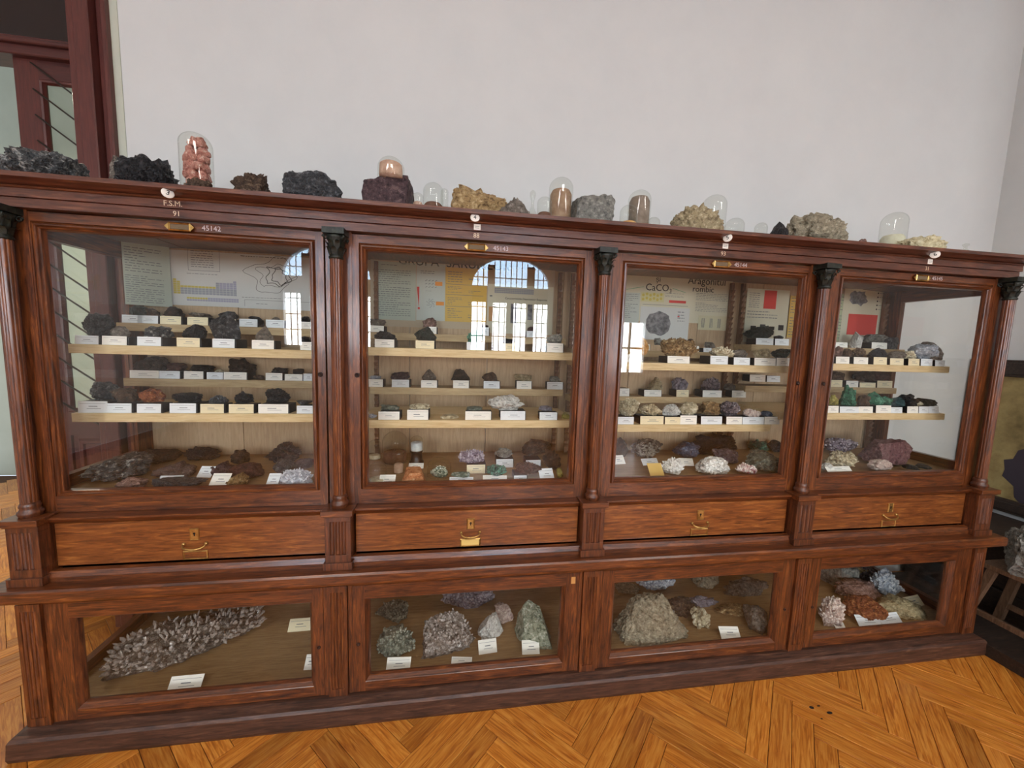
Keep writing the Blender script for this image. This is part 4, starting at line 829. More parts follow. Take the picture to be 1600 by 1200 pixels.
 ('3mid','middle back ledge, third bay','third',2.647,0.445,1.232,0.096,0.08,0.067,'lump','lilac','lilac grey shell-like rock',[2.639, 0.4, 1.195, 0.073, 0.038]),
 ('3mid','middle back ledge, third bay','fourth',2.838,0.445,1.232,0.116,0.09,0.074,'crystal','smoky','dark smoky crystal group',[2.815, 0.4, 1.195, 0.114, 0.038]),
 ('3mid','middle back ledge, third bay','fifth',2.951,0.445,1.233,0.067,0.059,0.038,'lump','greybrown','grey brown rock',[2.978, 0.4, 1.195, 0.085, 0.039]),
 ('3low','lower front shelf, third bay','first',2.242,0.208,1.129,0.108,0.085,0.091,'blade','cream','large cream bladed cluster',[2.207, 0.16, 1.095, 0.081, 0.035]),
 ('3low','lower front shelf, third bay','second',2.353,0.208,1.133,0.101,0.082,0.057,'crystal','buff','olive and white crystal group',[2.339, 0.16, 1.095, 0.117, 0.039]),
 ('3low','lower front shelf, third bay','third',2.462,0.208,1.129,0.086,0.07,0.062,'blade','white','white jagged crystal cluster',[2.444, 0.16, 1.095, 0.078, 0.035]),
 ('3low','lower front shelf, third bay','fourth',2.553,0.208,1.137,0.091,0.077,0.06,'nodular','cream','cream knobbly cluster',[2.526, 0.16, 1.095, 0.085, 0.043]),
 ('3low','lower front shelf, third bay','fifth',2.673,0.208,1.133,0.106,0.091,0.07,'nodular','ochre','round ochre nodule',[2.647, 0.16, 1.095, 0.111, 0.039]),
 ('3low','lower front shelf, third bay','sixth',2.78,0.208,1.132,0.097,0.085,0.085,'crystal','smoky','dark purple crystalline mass',[2.769, 0.16, 1.095, 0.085, 0.038]),
 ('3low','lower front shelf, third bay','seventh',2.891,0.208,1.13,0.099,0.086,0.039,'crystal','pinkwhite','pinkish white crystal crust',[2.873, 0.16, 1.095, 0.117, 0.036]),
 ('3low','lower front shelf, third bay','eighth',2.991,0.208,1.132,0.084,0.073,0.023,'facet','bluegrey','dark blue grey wedge',[2.976, 0.16, 1.095, 0.083, 0.038]),
 ('3floor','case floor, third bay','first',2.236,0.246,0.875,0,0,0,'','','',[2.236, 0.246, 0.875, 0.061, 0.036]),
 ('3floor','case floor, third bay','second',2.308,0.409,0.875,0.052,0.12,0.096,'lump','darkbrown','dark brown boulder half hidden by frame',None),
 ('3floor','case floor, third bay','third',2.388,0.224,0.875,0,0,0,'','','',[2.388, 0.224, 0.875, 0.091, 0.027]),
 ('3floor','case floor, third bay','fourth',2.434,0.128,0.875,0.108,0.1,0.073,'crystal','white','small white and grey angular rock',None),
 ('3floor','case floor, third bay','fifth',2.444,0.387,0.875,0.167,0.12,0.101,'geode','geode','open geode with dark hollow',None),
 ('3floor','case floor, third bay','sixth',2.569,0.203,0.875,0,0,0,'','','',[2.569, 0.203, 0.875, 0.071, 0.031]),
 ('3floor','case floor, third bay','seventh',2.636,0.116,0.875,0.155,0.1,0.078,'geode2','white','dark rock filled with white crystals',None),
 ('3floor','case floor, third bay','eighth',2.67,0.363,0.875,0.147,0.13,0.08,'nodular','bluegrey','blue violet knobbly rock',None),
 ('3floor','case floor, third bay','ninth',2.797,0.093,0.875,0.102,0.07,0.05,'crystal','pinkred','white crust with crimson patch',None),
 ('3floor','case floor, third bay','tenth',2.819,0.264,0.875,0.139,0.1,0.079,'nodular','smoky','smoky brown cluster of spheres',None),
 ('3floor','case floor, third bay','eleventh',2.875,0.422,0.875,0.271,0.12,0.113,'nodular','black','big dark rounded mass',None),
 ('3floor','case floor, third bay','twelfth',2.927,0.143,0.875,0.174,0.15,0.093,'lump','greygreen','large smooth green grey boulder',None),
 ('3floor','case floor, third bay','thirteenth',3.181,0.45,0.875,0.115,0.1,0.066,'nodular','emerald','green rock at the back',None),
 ('3floor','case floor, third bay','fourteenth',3.282,0.45,0.875,0.06,0.1,0.065,'facet','darkgrey','small dark grey rock at the back',None),
 ('4step','upper back step, rightmost bay','first',3.579,0.385,1.49,0,0,0,'','','',[3.579, 0.385, 1.49, 0.084, 0.029]),
 ('4step','upper back step, rightmost bay','second',3.732,0.43,1.49,0.065,0.056,0.098,'facet','white','tall white upright stone',None),
 ('4step','upper back step, rightmost bay','third',3.856,0.43,1.525,0.139,0.09,0.051,'slab','grey','grey flat rock',[3.834, 0.385, 1.49, 0.104, 0.036]),
 ('4step','upper back step, rightmost bay','fourth',4.014,0.43,1.49,0.13,0.09,0.074,'facet','darkgrey','grey slaty rock',None),
 ('4stepb','upper back step, seen at right edge of third door','first',3.088,0.43,1.525,0.185,0.09,0.073,'facet','greenblack','large black green rock',[3.092, 0.385, 1.49, 0.106, 0.036]),
 ('4stepb','upper back step, seen at right edge of third door','second',3.213,0.43,1.525,0.054,0.047,0.022,'lump','black','small black rock',[3.199, 0.385, 1.49, 0.086, 0.036]),
 ('4front','upper front shelf, rightmost bay','first',3.377,0.218,1.439,0.047,0.041,0.055,'lump','pinkbrown','small pink grey rock',[3.352, 0.17, 1.405, 0.078, 0.035]),
 ('4front','upper front shelf, rightmost bay','second',3.427,0.215,1.405,0.041,0.04,0.078,'lump','brown','tiny brown rock',None),
 ('4front','upper front shelf, rightmost bay','third',3.5,0.218,1.439,0.081,0.071,0.061,'crystal','brown','brown crystal group',[3.46, 0.17, 1.405, 0.085, 0.035]),
 ('4front','upper front shelf, rightmost bay','fourth',3.609,0.218,1.442,0.077,0.067,0.051,'facet','black','dark pointed rock',[3.576, 0.17, 1.405, 0.08, 0.038]),
 ('4front','upper front shelf, rightmost bay','fifth',3.728,0.218,1.439,0.083,0.073,0.042,'lump','greybrown','grey brown rounded rock',[3.678, 0.17, 1.405, 0.083, 0.035]),
 ('4front','upper front shelf, rightmost bay','sixth',3.82,0.218,1.44,0.076,0.066,0.049,'crystal','cream','white crystal group',[3.786, 0.17, 1.405, 0.093, 0.036]),
 ('4front','upper front shelf, rightmost bay','seventh',3.932,0.218,1.441,0.138,0.12,0.08,'facet','bluewhite','blue white slanted block',[3.897, 0.17, 1.405, 0.098, 0.037]),
 ('4front','upper front shelf, rightmost bay','eighth',4.042,0.218,1.437,0.136,0.119,0.098,'facet','greybrown','grey angular boulder',[4.017, 0.17, 1.405, 0.084, 0.033]),
 ('4mid','middle back ledge, rightmost bay','first',3.653,0.445,1.302,0.089,0.078,0.05,'lump','brown','brown flat rock',[3.592, 0.4, 1.263, 0.085, 0.04]),
 ('4mid','middle back ledge, rightmost bay','second',3.808,0.4,1.263,0,0,0,'','','',[3.808, 0.4, 1.263, 0.109, 0.029]),
 ('4mid','middle back ledge, rightmost bay','third',3.842,0.445,1.3,0.12,0.09,0.062,'lump','darkbrown','long dark brown rock',[3.702, 0.4, 1.263, 0.081, 0.038]),
 ('4mid','middle back ledge, rightmost bay','fourth',3.983,0.445,1.304,0.122,0.09,0.054,'lump','redbrown','dark reddish rock',[3.926, 0.4, 1.263, 0.105, 0.042]),
 ('4midb','middle back ledge, seen at right edge of third door','first',3.084,0.4,1.285,0,0,0,'','','',[3.084, 0.4, 1.285, 0.097, 0.039]),
 ('4midb','middle back ledge, seen at right edge of third door','second',3.184,0.4,1.285,0,0,0,'','','',[3.184, 0.4, 1.285, 0.083, 0.035]),
 ('4low','lower front shelf, rightmost bay','first',3.369,0.208,1.189,0.051,0.044,0.055,'nodular','yellow','yellow green lumpy rock',[3.318, 0.16, 1.155, 0.067, 0.035]),
 ('4low','lower front shelf, rightmost bay','second',3.457,0.208,1.186,0.083,0.073,0.109,'nodular','malachite','bright green round rock',[3.416, 0.16, 1.155, 0.114, 0.032]),
 ('4low','lower front shelf, rightmost bay','third',3.553,0.208,1.187,0.063,0.055,0.056,'lump','brown','brown rock',[3.514, 0.16, 1.155, 0.085, 0.033]),
 ('4low','lower front shelf, rightmost bay','fourth',3.618,0.205,1.155,0.079,0.069,0.108,'nodular','malachite','green rock with brown underside',None),
 ('4low','lower front shelf, rightmost bay','fifth',3.69,0.208,1.194,0.071,0.061,0.045,'nodular','malachite','green lumpy rock',[3.622, 0.16, 1.155, 0.092, 0.04]),
 ('4low','lower front shelf, rightmost bay','sixth',3.766,0.208,1.185,0.071,0.062,0.048,'facet','bluegreen','dark blue green rock',[3.703, 0.16, 1.155, 0.072, 0.031]),
 ('4low','lower front shelf, rightmost bay','seventh',3.841,0.208,1.19,0.124,0.108,0.063,'nodular','black','black lumpy rock',[3.814, 0.16, 1.155, 0.093, 0.036]),
 ('4low','lower front shelf, rightmost bay','eighth',3.95,0.208,1.19,0.044,0.04,0.025,'crystal','cream','tiny pale yellow crystal',[3.911, 0.16, 1.155, 0.082, 0.036]),
 ('4low','lower front shelf, rightmost bay','ninth',4.029,0.208,1.191,0.097,0.085,0.037,'slab','black','black pointed slab',[4.001, 0.16, 1.155, 0.088, 0.037]),
 ('4floor','case floor, rightmost bay','first',3.233,0.082,0.885,0.06,0.05,0.035,'lump','white','small white lump',None),
 ('4floor','case floor, rightmost bay','second',3.276,0.05,0.885,0,0,0,'','','',[3.276, 0.05, 0.885, 0.143, 0.02]),
 ('4floor','case floor, rightmost bay','third',3.365,0.142,0.885,0.163,0.13,0.081,'blade','cream','pale crystals on dark rock',None),
 ('4floor','case floor, rightmost bay','fourth',3.537,0.077,0.885,0.145,0.07,0.053,'lump','pinkwhite','pinkish white flat rock',None),
 ('4floor','case floor, rightmost bay','fifth',3.672,0.41,0.885,0.178,0.14,0.091,'crystal','amethyst','spiky lilac crystal cluster',None),
 ('4floor','case floor, rightmost bay','sixth',3.714,0.072,0.885,0.062,0.06,0.021,'facet','black','small black shard',None),
 ('4floor','case floor, rightmost bay','seventh',3.726,0.203,0.885,0.237,0.15,0.122,'block','purplesand','big purplish sandstone block',None),
 ('4floor','case floor, rightmost bay','eighth',3.796,0.073,0.885,0.059,0.06,0.022,'lump','black','small dark purple stone',None),
 ('4floor','case floor, rightmost bay','ninth',3.814,0.29,0.885,0.036,0.057,0.035,'nodular','greenblack','dark green flaky rock',None),
 ('top1','top of the cabinet, left part','first',-0.099,0.23,1.921,0.239,0.26,0.185,'ore','metal','big dark glittering ore slab',None),
 ('top1','top of the cabinet, left part','second',0.123,0.27,1.921,0.094,0.1,0.205,'slab','greybrown','grey brown slab behind black rock',None),
 ('top1','top of the cabinet, left part','third',0.294,0.14,1.921,0.184,0.2,0.18,'ore','black','black glossy folded rock',None),
 ('top1','top of the cabinet, left part','fourth',0.524,0.04,1.921,0.092,0.08,0.066,'fold','brown','low brown rock before pink jar',None),
 ('top2','top of the cabinet, left of the middle','first',0.65,0.125,1.921,0.138,0.15,0.134,'spongy','brown','brown knobbly rock',None),
 ('top2','top of the cabinet, left of the middle','second',0.861,0.15,1.921,0.229,0.2,0.169,'facet','darkgrey','dark grey block with pale specks',None),
 ('top2','top of the cabinet, left of the middle','third',1.149,0.13,1.921,0.18,0.18,0.162,'block','purplebrown','purple brown block carrying a dome',None),
 ('top2','top of the cabinet, left of the middle','fourth',1.52,0.155,1.921,0.271,0.17,0.179,'fold','tan','tan fossil-like curled rock',None),
 ('top2','top of the cabinet, left of the middle','fifth',1.636,0.04,1.921,0.156,0.08,0.105,'fold','greybrown','grey brown pointed end piece',None),
 ('top3','top of the cabinet, right of the middle','first',1.993,0.16,1.921,0.191,0.16,0.183,'block','grey','pale grey angular translucent block',None),
 ('top3','top of the cabinet, right of the middle','second',2.446,0.125,1.921,0.235,0.17,0.169,'spongy','buff','beige porous rock',None),
 ('top4','top of the cabinet, right end','first',2.825,0.07,1.921,0.054,0.1,0.103,'lump','black','dark grey butt end of rock',None),
 ('top4','top of the cabinet, right end','second',3.114,0.15,1.921,0.373,0.2,0.192,'spongy','greybuff','large grey porous spiky rock',None),
 ('top4','top of the cabinet, right end','third',3.21,0.02,1.921,0.045,0.04,0.047,'lump','pinkbrown','tiny brown stone',None),
 ('top4','top of the cabinet, right end','fourth',3.655,0.12,1.921,0.278,0.16,0.125,'spongy','paleyellow','pale yellow crusty rock',None),
 ('L1','leftmost lower case','first',0.281,0.227,0.075,0.504,0.5,0.17,'quartz','quartz','huge long cluster of quartz crystals',None),
 ('L1','leftmost lower case','second',0.398,0.009,0.075,0,0,0,'','','',[0.398, 0.009, 0.075, 0.116, 0.04]),
 ('L1','leftmost lower case','third',0.71,0.293,0.075,0,0,0,'','','',[0.71, 0.293, 0.075, 0.1, 0.04]),
 ('L1','leftmost lower case','fourth',0.833,0.063,0.075,0,0,0,'','','',[0.833, 0.063, 0.075, 0.039, 0.04]),
 ('L2','second lower case','first',1.12,0.369,0.075,0.175,0.16,0.06,'crystal','greygreen','dim grey crystal mass at the back',None),
 ('L2','second lower case','second',1.175,0.14,0.075,0.184,0.15,0.104,'crystal','greygreen','pale grey crystalline lump',None),
 ('L2','second lower case','third',1.2,0.015,0.075,0,0,0,'','','',[1.2, 0.015, 0.075, 0.099, 0.036]),
 ('L2','second lower case','fourth',1.41,0.137,0.075,0.259,0.2,0.183,'crystal','smokyq','big smoky crystal boulder',None),
 ('L2','second lower case','fifth',1.464,0.017,0.075,0,0,0,'','','',[1.464, 0.017, 0.075, 0.088, 0.021]),
 ('L2','second lower case','sixth',1.506,0.42,0.075,0.309,0.14,0.106,'crystal','lilac','mauve crystal slab at the back',None),
 ('L2','second lower case','seventh',1.583,0.065,0.075,0,0,0,'','','',[1.583, 0.065, 0.075, 0.083, 0.04]),
 ('L2','second lower case','eighth',1.603,0.166,0.075,0.122,0.12,0.116,'facet','white','milky white wedge',None),
 ('L2','second lower case','ninth',1.681,0.279,0.075,0.093,0.12,0.063,'facet','pinkwhite','tall pink white block',None),
 ('L2','second lower case','tenth',1.773,0.039,0.075,0,0,0,'','','',[1.773, 0.039, 0.075, 0.079, 0.04]),
 ('L2','second lower case','eleventh',1.804,0.125,0.075,0.166,0.14,0.169,'block','whitegreen','green and white diamond-shaped block',None),
 ('L3','third lower case','first',2.384,0.103,0.075,0.375,0.2,0.22,'facet','greybuff','large pale triangular boulder',None),
 ('L3','third lower case','second',2.417,0.439,0.075,0.153,0.12,0.015,'crystal','greybuff','grey crystal rock behind the large boulder',None),
 ('L3','third lower case','third',2.562,0.214,0.075,0.006,0.05,0.035,'crystal','white','tiny white crystal',None),
 ('L3','third lower case','fourth',2.59,0.44,0.075,0.254,0.12,0.093,'crystal','bluewhite','blue white crystals at the back',None),
 ('L3','third lower case','fifth',2.616,0.234,0.075,0.168,0.12,0.066,'fold','brown','dark brown tilted plate',None),
 ('L3','third lower case','sixth',2.655,0.127,0.075,0.107,0.1,0.092,'nodular','cream','white flower-like cluster',None),
 ('L3','third lower case','seventh',2.749,0.019,0.075,0,0,0,'','','',[2.749, 0.019, 0.075, 0.096, 0.04]),
 ('L3','third lower case','eighth',2.783,0.275,0.075,0.164,0.066,0.037,'nodular','lilac','greyish lilac knobbly rock',None),
 ('L3','third lower case','ninth',2.893,0.428,0.075,0.159,0.12,0.09,'lump','greybuff','pale rounded rock at the back',None),
 ('L3','third lower case','tenth',2.896,0.196,0.075,0.213,0.109,0.036,'fold','ochre','orange brown crusted rock',None),
 ('L3','third lower case','eleventh',2.931,0.09,0.075,0.113,0.13,0.121,'lump','greybrown','dim grey rock near right frame',None),
 ('L3','third lower case','twelfth',3.09,0.341,0.075,0.282,0.12,0.095,'nodular','greybrown','grey knobbly pile at the back',None),
 ('L3','third lower case','thirteenth',3.128,0.354,0.075,0.04,0.057,0.088,'crystal','greybrown','grey crystal pile in the back right corner',None),
 ('L4','rightmost lower case','first',3.345,0.07,0.075,0.116,0.12,0.172,'crystal','pinkwhite','tall pinkish white crystal rock',None),
 ('L4','rightmost lower case','second',3.359,0.016,0.075,0,0,0,'','','',[3.359, 0.016, 0.075, 0.055, 0.023]),
 ('L4','rightmost lower case','third',3.537,0.018,0.075,0,0,0,'','','',[3.537, 0.018, 0.075, 0.125, 0.04]),
 ('L4','rightmost lower case','fourth',3.571,0.1,0.075,0.215,0.15,0.099,'facet','rust','rust red angular rock',None),
 ('L4','rightmost lower case','fifth',3.675,0.024,0.075,0,0,0,'','','',[3.675, 0.024, 0.075, 0.13, 0.036]),
 ('L4','rightmost lower case','sixth',3.719,0.244,0.075,0.287,0.16,0.084,'fold','pinkbrown','pink brown ridged rock',None),
 ('L4','rightmost lower case','seventh',3.74,0.369,0.075,0.168,0.12,0.139,'block','grey','grey block with white top',None),
 ('L4','rightmost lower case','eighth',3.812,0.101,0.075,0.273,0.16,0.081,'lump','sand','buff wedge-shaped rock',None),
 ('L4','rightmost lower case','ninth',3.926,0.264,0.075,0.153,0.12,0.161,'crystal','bluewhite','white and grey crystal rock',None),
 ('L4','rightmost lower case','tenth',3.958,0.389,0.075,0.12,0.1,0.085,'crystal','smoky','dark crystal rock at the back',None),
 ('L4','rightmost lower case','eleventh',4.02,0.122,0.075,0,0,0,'','','',[4.02, 0.122, 0.075, 0.13, 0.04]),
 ('L4','rightmost lower case','twelfth',4.23,0.405,0.075,0.143,0.08,0.068,'slab','tan','tan slab at the back',None),
]
DOMES = [
 (0.471,0.13,1.921,0.101,0.254,'coral',0.93,'nod','glass jar packed with coral pink pebbles'),
 (1.165,0.08,2.063,0.097,0.075,'sandpink',0.7,'pow','glass dome of sandy powder on purple block'),
 (1.259,0.14,1.921,0.044,0.119,'sandpink',0.7,'pow','small cloudy dome right of purple block'),
 (1.321,0.12,1.921,0.079,0.154,'umber',0.5,'pow','dome half filled with brown powder left of tan rock'),
 (1.361,0.24,1.921,0.032,0.181,'greengrey',0.5,'pow','narrow jar behind the half filled dome'),
 (1.73,0.16,1.921,0.06,0.179,'umber',0.2,'knob','knobbed glass lid by the tan rock tip'),
 (1.756,0.04,1.921,0.058,0.109,'umber',0.45,'pow','low dome with dark brown powder'),
 (1.857,0.18,1.921,0.103,0.246,'umberlight',0.8,'pow','tallest dome filled with brown powder'),
 (2.112,0.05,1.921,0.07,0.111,'creamorange',0.4,'pow','small dome with orange block inside'),
 (2.223,0.19,1.921,0.099,0.23,'taupe',0.88,'pow','tall dome of taupe powder behind small dome'),
 (2.25,0.1,1.921,0.052,0.089,None,0,'pow','tiny empty glass dome'),
 (2.646,0.27,1.921,0.11,0.274,'umberlight',0.5,'pow','tall dome behind the beige porous rock'),
 (2.603,0.06,1.921,0.076,0.1,'coral',0.3,'pow','low dome with pink clay piece'),
 (2.748,0.08,1.921,0.051,0.098,None,0,'pow','small empty dome left of grey porous rock'),
 (3.721,0.3,1.921,0.113,0.289,'palecream',0.6,'pow','tall pale dome left of the yellow rock'),
 (3.772,0.02,1.921,0.051,0.065,None,0,'knob','flat glass lid with knob near right end'),
 (1.034,0.413,0.87,0.062,0.094,'cream',0.2,'pow','glass dome at far left corner'),
 (1.138,0.361,0.87,0.119,0.148,'umber',0.35,'pow','widest glass dome over brown contents'),
 (1.177,0.199,0.87,0.044,0.103,'sandpink',0.4,'pow','slim glass dome with pink powder'),
 (1.242,0.333,0.87,0.061,0.132,'whitefluff',0.6,'base','dome with white mineral on black turned base'),
 (1.11,0.082,0.87,0.071,0.086,'cream',0.2,'pow','low wide glass dome with cream contents'),
 (1.356,0.147,0.87,0.104,0.086,'greengrey',0.55,'nod','round glass dome over green white rock'),
]

def card(mb, x0, x1, z0, z1, yf, lean, rr):
    y0, y1 = yf, yf+lean
    mb.add([(x0, y0, z0), (x1, y0, z0), (x1, y1, z1), (x0, y1, z1), (x0, y0+.001, z0), (x1, y0+.001, z0), (x1, y1+.001, z1), (x0, y1+.001, z1)],
           [(0,1,2,3), (5,4,7,6), (1,5,6,2), (4,0,3,7), (3,2,6,7)], 0)
    h = z1-z0; w_ = x1-x0
    def q(a, b, c, d):
        mb.add([(x0+w_*a, y0+lean*c-.0003, z0+h*c), (x0+w_*b, y0+lean*c-.0003, z0+h*c), (x0+w_*b, y0+lean*d-.0003, z0+h*d), (x0+w_*a, y0+lean*d-.0003, z0+h*d)], [(0,1,2,3)], 1)
    q(.06, .94, .78, .80); c = rr.uniform(.3, .4); q(c, c+.3, .52, .58); q(.3, .78, .34, .37); 
def place(row, k):
    key, ph, od, x, y, z, w_, d, h, style, pal, desc, st = row
    rr = random.Random(k*7+1)
    if key == 'L1' and style == 'quartz':
        x, y, z, w_, d, h = .292, .225, .075, .54, .22, .15
    bayn = ph.split(', ')[-1]
    if key in ('4front', '4low') and x > 3.78: x = 3.78+(x-3.78)*.72; w_ *= .88
    if key in ('4front', '4low') and st and st[0] > 3.78: st[0] = 3.78+(st[0]-3.78)*.72; st[3] *= .74
    if key[0] == 'L':
        if w_: x = min(x, 4.03-w_/2)
        if st: st[0] = min(st[0], 4.03-st[3]/2)
    if x+w_/2 > 4.0 and key[:3] != 'top' and key[0] != 'L': x = 3.998-w_/2
    if x-w_/2 < .006 and key[:3] != 'top': x = w_/2+.006
    if w_:
        rz = .42 if style == 'quartz' else 0
        lb = desc+', '+od+' from left, '+ph
        if len(lb.split()) > 16: lb = desc+', '+od+' from left on '+ph.replace('seen at right edge of', '')
        o = rock('mineral_specimen', x, y, z, w_, d, h, style, pal, 100+k, None, rz, .62 if any(t in desc for t in ('triang', 'pyramid', 'peak', 'cone', 'wedge', 'pointed', 'diamond')) else 0)
        tag(o, ' '.join(lb.split()[:16]), 'mineral', 'mineral specimens, '+ph.split(',')[0]+' '+bayn)
    if st:
        sx, sy, sz, sw, shh = st
        if sx+sw/2 > 4.0 and key[0] != 'L': sx = 3.998-sw/2
        if sx-sw/2 < .004: sx = .005+sw/2
        isfl = 'floor' in key or key[0] == 'L'
        tone = PAPERB if rr.random() < .35 else (PAPERC if rr.random() < .18 else PAPER)
        what = desc if w_ else 'no rock'
        if isfl and not w_ or (isfl and sw > .095):
            m = MB(); card(m, -sw/2, sw/2, .0005, shh, 0, shh*.9, rr); o = m.build('label_card', [tone, INK]); o.location = (sx, sy, sz); o.rotation_euler = (0, 0, rr.uniform(-.15, .15))
            tag(o, ' '.join(('white paper label propped on %s, %s from left' % (ph, od)).split()[:16]), 'label card', 'loose label cards in the cabinet')
        else:
            dep = min(.085, max(.05, d*.95 if d else .06))
            if key.endswith('step') or 'mid' in key or 'step' in key: dep = min(dep, .075)
            m = MB(); m.box(-sw/2+.003, sw/2+.004, .002, dep, 0, shh*.96); o = m.build('specimen_stand', BLACK, None, bevel=.0008); o.location = (sx, sy, sz)
            m = MB(); card(m, -sw/2, sw/2, .0005, shh, -.003, .003, rr); c = m.build('label_card', [tone, INK]); c.parent = o; tag(c, 'white typed card')
            if w_: lb = 'black stand with white card holding the '+desc+', '+bayn
            else: lb = 'black stand with white card and no rock, '+ph
            tag(o, ' '.join(lb.split()[:16]), 'stand', 'black card stands, '+ph.split(',')[0]+' '+bayn)
for k, row in enumerate(SPECIMENS): place(row, k)
def dome_prof(w_, h, flat=.5):
    r = w_/2; P = [(r, 0)]; hc = h-r*.9
    P.append((r, max(.004, hc)))
    for i in range(1, 9): a = PI/2*i/8; P.append((r*math.cos(a)+.0003, max(.004, hc)+(h-max(.004, hc))*math.sin(a)))
    return P
for k, (x, y, z, w_, h, pal, fill, kind, desc) in enumerate(DOMES):
    incase = z < 1
    z0 = z
    if kind == 'base':
        m = MB(); m.lathe([(.034, 0), (.034, .01), (.028, .014), (.026, .05), (.03, .056), (.03, .06)], 0, 0, 24); o = m.build('turned_base', plain('black_base', '151215', .3)); o.location = (x, y, z); tag(o, 'black turned base under a small glass dome, second bay', 'stand'); z0 = z+.0605; h = h-.06
    m = MB(); prof = dome_prof(w_, h) if kind != 'knob' else [(w_/2, 0), (w_/2*.95, h*.3), (w_/2*.5, h*.5), (.006, h*.6), (.006, h*.75), (.012, h*.85), (.012, h*.93), (.001, h)]
    m.lathe(prof, 0, 0, 28, 0, True, False); m.lathe([(w_/2+.0012, 0), (w_/2+.0016, .002), (w_/2, .004)], 0, 0, 28, 0, True, False)
    o = m.build('glass_dome', DOME); o.location = (x, y, z0+.0003)
    tag(o, desc+(', second bay case floor' if incase and kind != 'base' else (', second bay' if incase else '')), 'glass dome', 'glass domes '+('on the case floor' if incase else 'on top of the cabinet'))
    if pal and fill > 0:
        r_ = w_/2*.9
        if kind == 'nod' and not incase:
            rs = random.Random(k); pc = 0; z_ = .012
            while z_ < h*fill:
                for j in range(5 if z_ < h*.75 else 3):
                    a = j*2*PI/5+rs.random(); q = r_*.55*(1 if z_ < h*.8 else .6); pr_ = rock('pebble', x+q*math.cos(a), y+q*math.sin(a), z0+z_-.012, r_*.85, r_*.85, .036, 'lump', 'coral', 900+pc+k*50)
                    tag(pr_, 'coral pink pebble packed inside the tallest glass jar at left', 'pebble', 'pebbles in the glass jar'); pc += 1
                z_ += .03
        elif kind == 'nod':
            pr_ = rock('mineral_specimen', x, y, z0, w_*.78, w_*.7, h*.6, 'crystal', pal, 950+k); tag(pr_, 'green and white sparkling rock under a round glass dome, second bay', 'mineral')
        else:
            m = MB(); hh = h*fill; pts = []
            rr = random.Random(k)
            prf = [(r_*.98, 0), (r_, hh*.1), (r_, hh*.88), (r_*.8, hh*.97), (r_*.3, hh), (.0005, hh)]
            dp = dome_prof(w_, h); lim = dp[1][1]
            prf = [(min(a, (w_/2*.9)*(1 if b < lim else math.sqrt(max(.02, 1-((b-lim)/(h-lim))**2)))), b) for a, b in prf]
            m.lathe(prf, 0, 0, 24); o2 = m.build('mineral_powder', rmat(pal, 'p')); o2.location = (x, y, z0+.001)
            tag(o2, 'powdered mineral inside the '+' '.join(desc.split()[:9]), 'mineral powder', 'mineral powders under glass')
m = MB(); m.add([(-.035, 0, 0), (.035, 0, 0), (.04, .05, .045), (-.03, .05, .045), (-.035, .002, -.000), (.035, .002, -.0), (.04, .052, .045), (-.03, .052, .045)], [(0,1,2,3), (5,4,7,6), (0,4,5,1), (1,5,6,2), (2,6,7,3), (3,7,4,0)])
o = m.build('note_card', plain('note_yellow', 'e0bc6c', .8)); o.location = (2.345, .085, .869); tag(o, 'yellow handwritten note card propped at left of third bay case floor', 'card')
# ------------------------------------------------------------------ right of the cabinet
pic = empty('framed_map', (XR-.03, .0, .58)); tag(pic, 'old brown wall map in a dark wooden frame on the right wall', 'framed map')
OLIVE = noisy('aged_map_paper', ['6a5a34', '8c7a4c', 'a4915e', '8a7446'], scale=5, rough=.6, bump=.1)
m = MB(); m.box(XR-.012, XR-.003, -.9, .64-.05, .55, 1.36); m.build('map_sheet', OLIVE, pic)
def fr(y0, y1, z0, z1): m = MB(); m.box(XR-.045, XR-.002, y0, y1, z0, z1); m.box(XR-.052, XR-.045, y0+.015 if y1-y0 > .2 else y0+.02, y1-.015, z0+.015, z1-.015); return m
fr(-.95, .592, 1.345, 1.45).build('frame_rail', DARKW, pic, bevel=.004); fr(-.95, .592, .50, .58).build('frame_rail', DARKW, pic, bevel=.004)
fr(.535, .592, .58, 1.345).build('frame_stile', DARKW, pic, bevel=.004); fr(-.95, -.88, .58, 1.345).build('frame_stile', DARKW, pic, bevel=.004)
rr = random.Random(12)
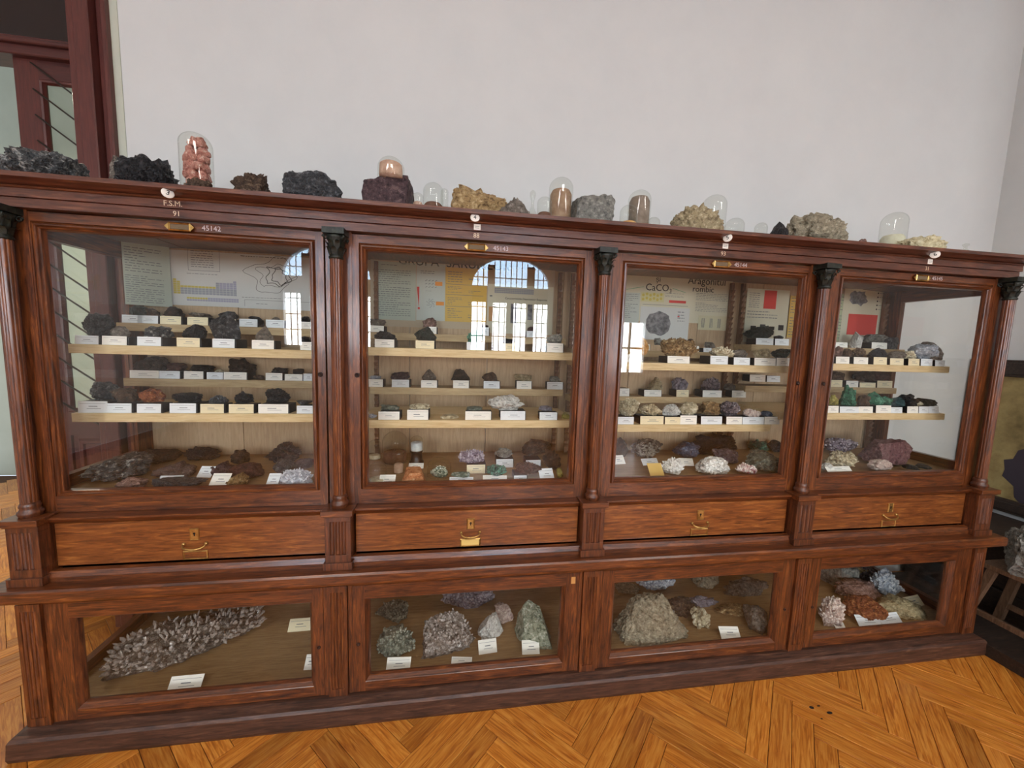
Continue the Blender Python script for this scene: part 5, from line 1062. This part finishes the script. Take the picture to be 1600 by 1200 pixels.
pts = [(XR-.0135, .20+.17*math.cos(-t*PI/12)*(1+rr.uniform(-.2, .2)), .76+.19*math.sin(-t*PI/12)*(1+rr.uniform(-.2, .25))) for t in range(24)]
m = MB(); m.add(pts[::-1], [tuple(range(24))]); m.build('printed_land', plain('map_dark_ink', '38303a', .7), pic)
bx = empty('low_chest', (4.70, .05, 0)); tag(bx, 'dark low wooden chest against the right wall under the map', 'chest')
m = MB(); m.box(4.5, 4.86, -.9, .56, FZ+.001, .44); m.build('chest_body', DARKW, bx)
for i in range(3): m = MB(); m.box(4.485, 4.5, -.88, .54, .03+.135*i, .15+.135*i); m.build('chest_drawer', DARKW, bx, bevel=.003)
m = MB(); m.box(4.46, 4.87, -.93, .58, .44, .47); m.build('chest_top', DARKW, bx, bevel=.003)
pl = MB(); pl.box(4.095, 4.44, -1.0, .50, FZ+.001, .02); o = pl.build('floor_plinth_board', DARKW); tag(o, 'dark low wooden platform on the floor right of the cabinet', 'platform')
st = empty('wooden_stool', (4.30, -.15, .021)); tag(st, 'worn wooden stool with splayed legs carrying the pale rock', 'stool')
m = MB(); m.box(4.19, 4.43, -.34, .04, .36, .385); m.build('seat', STOOLW, st, bevel=.003)
for (a, b_) in ((-1, -1), (-1, 1), (1, -1), (1, 1)):
    x0, y0 = 4.30+a*.09, -.15+b_*.14; x1, y1 = 4.30+a*.13, -.15+b_*.21
    m = MB(); m.add([(x+sx*.016, y+sy*.016, z) for (x, y, z) in ((x1, y1, .0205), (x0, y0, .36)) for (sx, sy) in ((-1,-1),(1,-1),(1,1),(-1,1))], [(0,3,2,1),(4,5,6,7),(0,1,5,4),(1,2,6,5),(2,3,7,6),(3,0,4,7)]); m.build('leg', STOOLW, st)
for a in (-1, 1):
    m = MB(); m.box(4.30+a*.118-.01, 4.30+a*.118+.01, -.33, .03, .105, .13); m.build('stretcher', STOOLW, st)
m = MB(); m.box(4.19, 4.41, -.34, -.32, .12, .145); m.build('stretcher', STOOLW, st)
o = rock('mineral_specimen', 4.30, -.10, .3855, .34, .30, .27, 'facet', 'grey', 77); tag(o, 'big pale grey rock on the wooden stool at the right edge', 'mineral')
